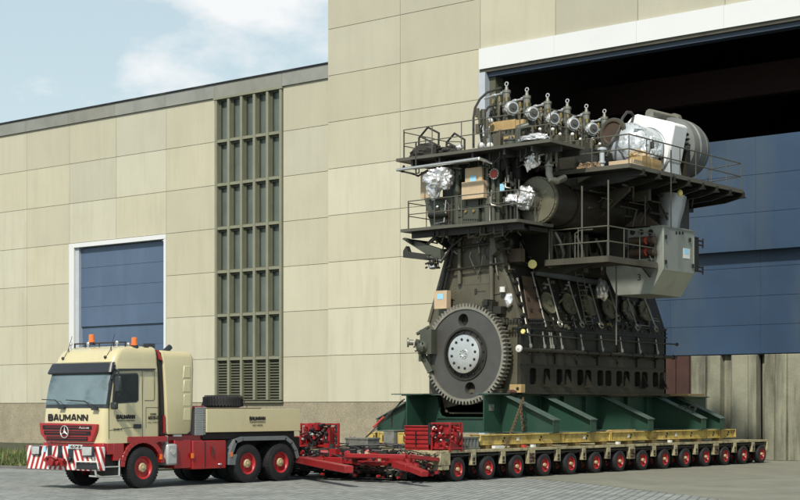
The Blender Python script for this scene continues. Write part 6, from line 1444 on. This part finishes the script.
# boxes lying on the turbo gallery
def boxX(px0, px1, pyt, X, depth, zb_, name, mt, label, cat, zt=None, group=None):
    y0, y1 = onX(px0, pyt, X).y, onX(px1, pyt, X).y; zt = zt if zt is not None else onX(px0, pyt, X).z
    m = MB(); m.box(X-depth, X, y0, y1, zb_, zt); return m.build(name, mt, None, label=label, cat=cat, group=group, bevel=.008)
boxX(642, 651.5, 158.5, -26.8, .5, T3+.001, 'timber_crate', 'timber', 'orange-brown timber crate beside the white turbo housing, front one', 'crate', zt=T3+.46)
boxX(652, 661.5, 160, -26.8, .5, T3+.001, 'timber_crate', 'timber', 'orange-brown timber crate farther along, second of two beside the turbo', 'crate', zt=T3+.46)
y_ = 45.15; a, b = onY(607, 160, y_), onY(634, 157, y_)
m = MB(); m.box(a.x, b.x, y_, y_+.6, T3+.001, T3+.12); m.box(a.x+.05, b.x, y_+.02, y_+.55, T3+.121, T3+.26); m.build('board_stack', 'plywood', None, label='stack of pale boards on the turbo gallery corner', cat='boards', bevel=.008)
for k, (px, s_, l_) in enumerate(((582, .22, 'leftmost crumpled cardboard piece on the turbo gallery'), (588, .30, 'largest crumpled cardboard piece, in the middle of its heap'), (595, .26, 'rightmost crumpled cardboard piece beside the white standpipe'))):
    m = MB(); c = onY(px, 161, 45.0); c.z = T3+.10; m.crumple(c, (s_*.7, .15, .15), 40+k, .5, 3)
    for v in m.b.verts: v.co.z = max(v.co.z, T3+.005)
    m.build('cardboard_scrap', 'cardboard', None, label=l_, cat='cardboard', flat=True)
m = MB(); c = V((-27.3, 46.6, T3+.55)); m.crumple(c, (.22, .6, .18), 50, .4, 4); m.build('sacking', 'plywood', None, label='pale crumpled wrapping sheet heaped over the boards by the turbo', cat='wrapping', flat=True)
# supports under the turbo gallery
m = MB(); m.box(-29.2, -27.9, 49.6, 51.2, 8.4, T3-.3); m.box(-28.2, -27.5, 47.6, 47.75, 9.4, T3-.3);  m.prism([V((-29.6, 46.6, 8.8)), V((-28.0, 46.6, 9.9)), V((-27.7, 46.6, 9.9)), V((-27.7, 46.6, 9.65)), V((-29.3, 46.6, 8.5))], (0, .12, 0)); m.build('turbo_support', 'duct_brown', en, bevel=.01)
m = MB()
q = [onY(a, b, 47.8) for a, b in ((624, 227), (641, 212), (658, 226))]; m.prism(q, (0, .3, 0)); m.build('duct_gable', 'engine_brown', en)
m = MB(); p = onX(671, 226, -27.6); c = V((-27.75, p.y+.1, 8.45)); m.lathe(c, V((0.0, .22, 1)), [(0, .36), (.45, .38), (.9, .46), (1.35, .50)], 28); m.build('air_duct', 'aluminium', en)
m = MB(); m.box(-29.6, -29.2, 51.0, 51.3, 6.5, T3-.3); m.box(-30.8, -29.0, 48.5, 53, 8.3, 8.5); m.build('rear_column', 'engine_dark', en)
# charge air cooler
cx1 = -27.0; fy = 47.7; by = onX(694, 250, cx1).y; cx0 = onY(606, 250, fy).x; zt_, zm, zl = 8.49, 7.0, 6.17
xb0, xb1 = onY(616, 290, fy).x, onY(650, 293, fy).x
m = MB(); m.prism([V((cx0, fy, zm)), V((xb0, fy, zl)), V((xb1, fy, zl)), V((cx1, fy, zm)), V((cx1, fy, zt_)), V((cx0+.3, fy, zt_)), V((cx0, fy, zt_-.35))], (0, by-fy, 0)); ac = m.build('charge_air_cooler', 'cooler_silver', en, bevel=.012)
m = MB(); m.box(cx1, cx1+.02, fy+.02, by, zm-.02, zm+.03); m.box(cx1, cx1+.02, fy+.01, fy+.06, zm, zt_); m.box(cx1, cx1+.02, by-.05, by, zm, zt_); m.box(cx1-.5, cx1+.03, fy-.02, by+.05, zt_-.02, zt_+.03); a = onY(632, 290, fy).x; m.box(a, a+.02, fy-.012, fy, zl, zm+.1); m.build('cooler_seam', 'cooler_silver', ac)
m = MB()
for px in (632.8, 641.3, 650.8): c = onY(px, 232.2, fy); m.lathe(c, -Y_, [(0, .10), (.03, .10), (.03, .07), (.005, .07), (.005, 0)], 16, capped=False)
m.build('port', 'engine_black', ac)
p, q = onY(629, 238, fy), onY(656, 258, fy); m = MB(); m.box(p.x, q.x, fy-.015, fy, q.z, p.z); m.box(onY(625, 230, fy).x-.45, p.x-.05, fy-.3, fy-.001, q.z-.1, p.z+.3); m.build('tube_recess', 'engine_dark', ac)
for py in (241, 252.5):
    m = MB(); a, b = onY(631, py, fy-.18), onY(653, py-1, fy-.18); m.cyl(a, b, .125, seg=16); m.lathe(b, b-a, [(-.1, .15), (.05, .15), (.1, .10), (.1, 0)], 16, capped=False); tb_ = m.build('water_connection', 'engine_brown', ac)
    m = MB(); c = a.lerp(b, .70); m.cyl(c, c+(b-a).normalized()*.07, .14, seg=16); m.tube([c+V((0, -.14, .05)), c+V((.05, -.2, -.05)), c+V((.08, -.14, -.15))], .025, 6); m.build('red_band', 'signal_red', ac)
m = MB()
for i in range(3): p = onX(676.3+i*3.2, 233, cx1); m.box(cx1, cx1+.01, p.y-.05, p.y+.05, p.z-.05, p.z+.05)
for a, b in ((665, 237), (665, 262), (689, 240), (692, 266)): p = onX(a, b, cx1); m.box(cx1+.02, cx1+.06, p.y-.05, p.y+.05, p.z-.07, p.z+.07)
m.box(cx1-.05, cx1+.03, by, by+.3, 7.1, 8.3)
for z in (8.2, 8.05, 7.25, 7.1): m.cyl((cx1-.05, by+.1, z), (cx1-.05, by+.75, z), .03, seg=8); m.cyl((cx1-.05, by+.75, z-.1), (cx1-.05, by+.75, z+.1), .03, seg=6)
m.build('vent_and_latch', 'engine_black', ac)
a, b = onX(684, 248, cx1+.03), onX(690.5, 259, cx1+.03); m = MB(); m.box(cx1+.001, cx1+.012, a.y, b.y, b.z, a.z); m.build('paper_sheet', 'label_white', ac); m = MB(); m.box(cx1+.012, cx1+.016, a.y+.02, b.y-.1, b.z+.15, a.z-.02); m.build('sheet_picture', 'label_blue', ac)
a = onY(637.5, 280.5, fy-.004); text('3', .22, (a.x, fy-.008, a.z), X_, Z_, 'engine_dark', ac, width=.13)
# small gallery beside the cooler
T4 = 7.2
g4 = platform('small_gallery', [(-29.7, 44.42), (-27.2, 44.42), (-27.2, 47.62), (-27.55, 47.62), (-27.55, 46.0), (-29.7, 46.0)], T4, lip=.2, lipmt='duct_brown')
m = MB(); m.prism([V((-29.6, 45.2, T4-.1)), V((-28.3, 45.2, T4-.1)), V((-29.5, 45.2, T4-.4))], (0, .08, 0)); m.prism([V((-27.25, 46.6, T4-.1)), V((-27.25, 47.6, T4-.1)), V((-27.25, 47.3, T4-.5))], (-.08, 0, 0)); m.build('gallery_knee', 'engine_dark', en)
railing([(-29.55, 44.46), (-27.24, 44.46), (-27.24, 47.55)], T4, h=1.02, step=1.15)
m = MB(); m.tube([V((-28.8, 44.9, T4)), V((-28.8, 44.9, T4+.9)), V((-28.6, 44.9, T4+1.0)), V((-28.1, 44.9, T4+1.0))], .022, 7); m.build('hoop_rail', 'rail_grey', en)
# hanging rods
m = MB()
for px, a, b, Y in ((582, 186, 262, 44.5), (608.3, 180, 258, 44.5), (616.3, 266, 345, 46.2)): p, q = onY(px, a, Y), onY(px, b, Y); m.cyl(p, V((p.x, Y, q.z)), .03, seg=8)
m.build('hanging_rod', 'rail_grey', en)
m = MB()
for px, a, b, Y in ((671, 150, 228, 47.0), (645, 196, 226, 47.0)): p, q = onY(px, a, Y), onY(px, b, Y); m.cyl(p, V((p.x, Y, q.z)), .025, seg=8)
m.build('thin_rod', 'rail_dark', en)
m = MB(); p = onX(680, 193, -26.9); m.sphere(p, .10, 2, (1, 1, 1.3)); m.build('bulkhead_lamp', 'label_yellow', en)
# gear-side fillings under the top gallery, long side
m = MB(); rr3 = random.Random(14)
for i in range(26):
    y = rr3.uniform(43.9, 52.5); z = rr3.uniform(9.9, 10.7); m.cyl((-30.3, y, z), (-30.3+rr3.uniform(0, .6), y+rr3.uniform(-.3, .3), z+rr3.uniform(-.4, .1)), rr3.uniform(.04, .10), seg=8)
m.tube([V((-30.0, 43.8, 10.4)), V((-30.0, 52.5, 10.4))], .12, 12); m.build('cross_pipe', 'engine_dark', en)
m = MB(); m.box(-30.94, -30.4, E0+.2, E1-.2, 9.95, T1-.1); m.build('entablature_beam', 'engine_dark', en)

# --------------------------------------------------------------- finer pipework, cables and fixings
rf = random.Random(99)
def spipe(n, px0, px1, py0, py1, mt, name, r=(.012, .03)):
    for i in range(n):
        a, b = rf.uniform(px0, px1), rf.uniform(py0, py1); q = [(a, b)]
        for k in range(rf.randint(2, 4)):
            dx, dy = rf.choice(((6, 0), (-5, 0), (3, 9), (0, 7), (0, -6), (10, 1.5))); a, b = min(px1, max(px0, a+dx*rf.uniform(.6, 1.4))), min(py1, max(py0, b+dy*rf.uniform(.6, 1.3))); q.append((a, b))
        o_ = rf.uniform(.08, .2); m = MB(); m.tube([onS(*p_, o_) for p_ in q], rf.uniform(*r), 6); m.build(name, mt, en)
spipe(9, 538, 660, 280, 328, 'engine_light', 'small_pipe'); spipe(6, 538, 660, 280, 328, 'pipe_steel', 'small_pipe', (.008, .016)); spipe(12, 505, 545, 240, 272, 'engine_light', 'small_pipe'); spipe(10, 505, 640, 238, 268, 'rail_dark', 'cable', (.015, .03))
m = MB()
for y in [E0+.25+.32*i for i in range(31)]:
    m.cyl((BX, y, 5.05), (BX+.035, y, 5.05), .03, seg=6); m.cyl((BX, y, 4.80), (BX+.02, y, 4.80), .02, seg=6)
m.build('fixing', 'engine_light', bed)
m = MB()
for y in [E0+.7+1.38*i for i in range(7)]: m.box(BX+.001, BX+.05, y-.02, y+.02, 3.72, 4.85)
m.build('wall_rib', 'engine_dark', bed)
# front wall of the column: seams, hand holes, cable runs
m = MB()
for a, b in (((447, 300), (500, 293)), ((498, 300), (506, 380)), ((496, 262), (512, 300)), ((470, 234), (470, 262)), ((480, 234), (480, 284))): p, q = F(*a, E0-.01), F(*b, E0-.01); m.bar(p, q, .05, .04, up=Y_)
m.build('weld_rib', 'engine_light', cf)
for i in range(16):
    a, b = rf.uniform(444, 500), rf.uniform(234, 262); m = MB(); p = F(a, b, E0-.15); m.tube([p, F(a+rf.uniform(-2, 2), b+rf.uniform(5, 14), E0-.15), F(a+rf.uniform(-6, 8), b+rf.uniform(12, 20), E0-.1)], rf.uniform(.012, .03), 6); m.build('cable', rf.choice(('rail_dark', 'engine_light', 'pipe_steel')), en)
# end block between the galleries: pipes, valves, clamps
for i in range(30):
    a, b = rf.uniform(450, 520), rf.uniform(152, 216); m = MB(); p = F(a, b, E0-.40); L_ = rf.uniform(4, 22)
    m.tube([p, F(a, b+L_, E0-.40), F(a+rf.choice((-5, 5, 8)), b+L_+1, E0-.38)], rf.uniform(.012, .035), 6)
    if i % 3 == 0: m.sphere(p, .06, 1)
    m.build('small_pipe', rf.choice(('engine_light', 'engine_green', 'pipe_steel', 'engine_brown')), en)
# underside of the top gallery: hangers and pipes
for i in range(22):
    x = rf.uniform(-34, -28.4); y = rf.uniform(42.5, 43.3); m = MB(); m.tube([V((x, y, T1-.1)), V((x, y, T1-.1-rf.uniform(.15, .5))), V((x+rf.uniform(-.5, .6), y, T1-.3-rf.uniform(.1, .3)))], rf.uniform(.02, .05), 6); m.build('hanger_pipe', rf.choice(('engine_dark', 'engine_light')), en)
for i in range(26):
    x = rf.uniform(-34, -29.6); y = rf.uniform(42.5, 43.3); m = MB(); m.tube([V((x, y, T2-.1)), V((x, y, T2-.1-rf.uniform(.1, .35))), V((x+rf.uniform(-.4, .5), y, T2-.25-rf.uniform(.05, .3)))], rf.uniform(.02, .045), 6); m.build('hanger_pipe', rf.choice(('engine_dark', 'engine_light')), en)
# below the turbo gallery: cross pipes, cables
for i in range(26):
    y = rf.uniform(45.0, 51); z = rf.uniform(8.9, 9.95); x = rf.uniform(-28.6, -27.6); m = MB(); m.tube([V((x, y, z)), V((x, y+rf.uniform(.3, 1.4), z)), V((x+rf.uniform(-.3, .2), y+rf.uniform(.5, 1.5), z-rf.uniform(-.2, .7)))], rf.uniform(.015, .05), 7); m.build('under_pipe', rf.choice(('engine_dark', 'receiver_brown', 'engine_light')), en)
# cooler front: valves and small pipes around the water connections
for i in range(20):
    p = onY(rf.uniform(612, 658), rf.uniform(236, 262), fy-.15); m = MB(); m.tube([p, p+V((0, -.05, rf.uniform(-.3, .3))), p+V((rf.uniform(-.3, .3), -.05, rf.uniform(-.3, .1)))], rf.uniform(.012, .035), 6); m.build('small_pipe', rf.choice(('engine_light', 'pipe_steel', 'engine_brown', 'rail_dark')), ac)
# turbo gallery floor fittings
for i in range(16):
    y = rf.uniform(45.5, 52); m = MB(); q = V((rf.uniform(-29.2, -27.4), y, T3)); m.cyl(q, q+Z_*rf.uniform(.2, .8), rf.uniform(.02, .07), seg=8); m.build('floor_pipe', rf.choice(('engine_light', 'engine_dark', 'pipe_steel')), en)
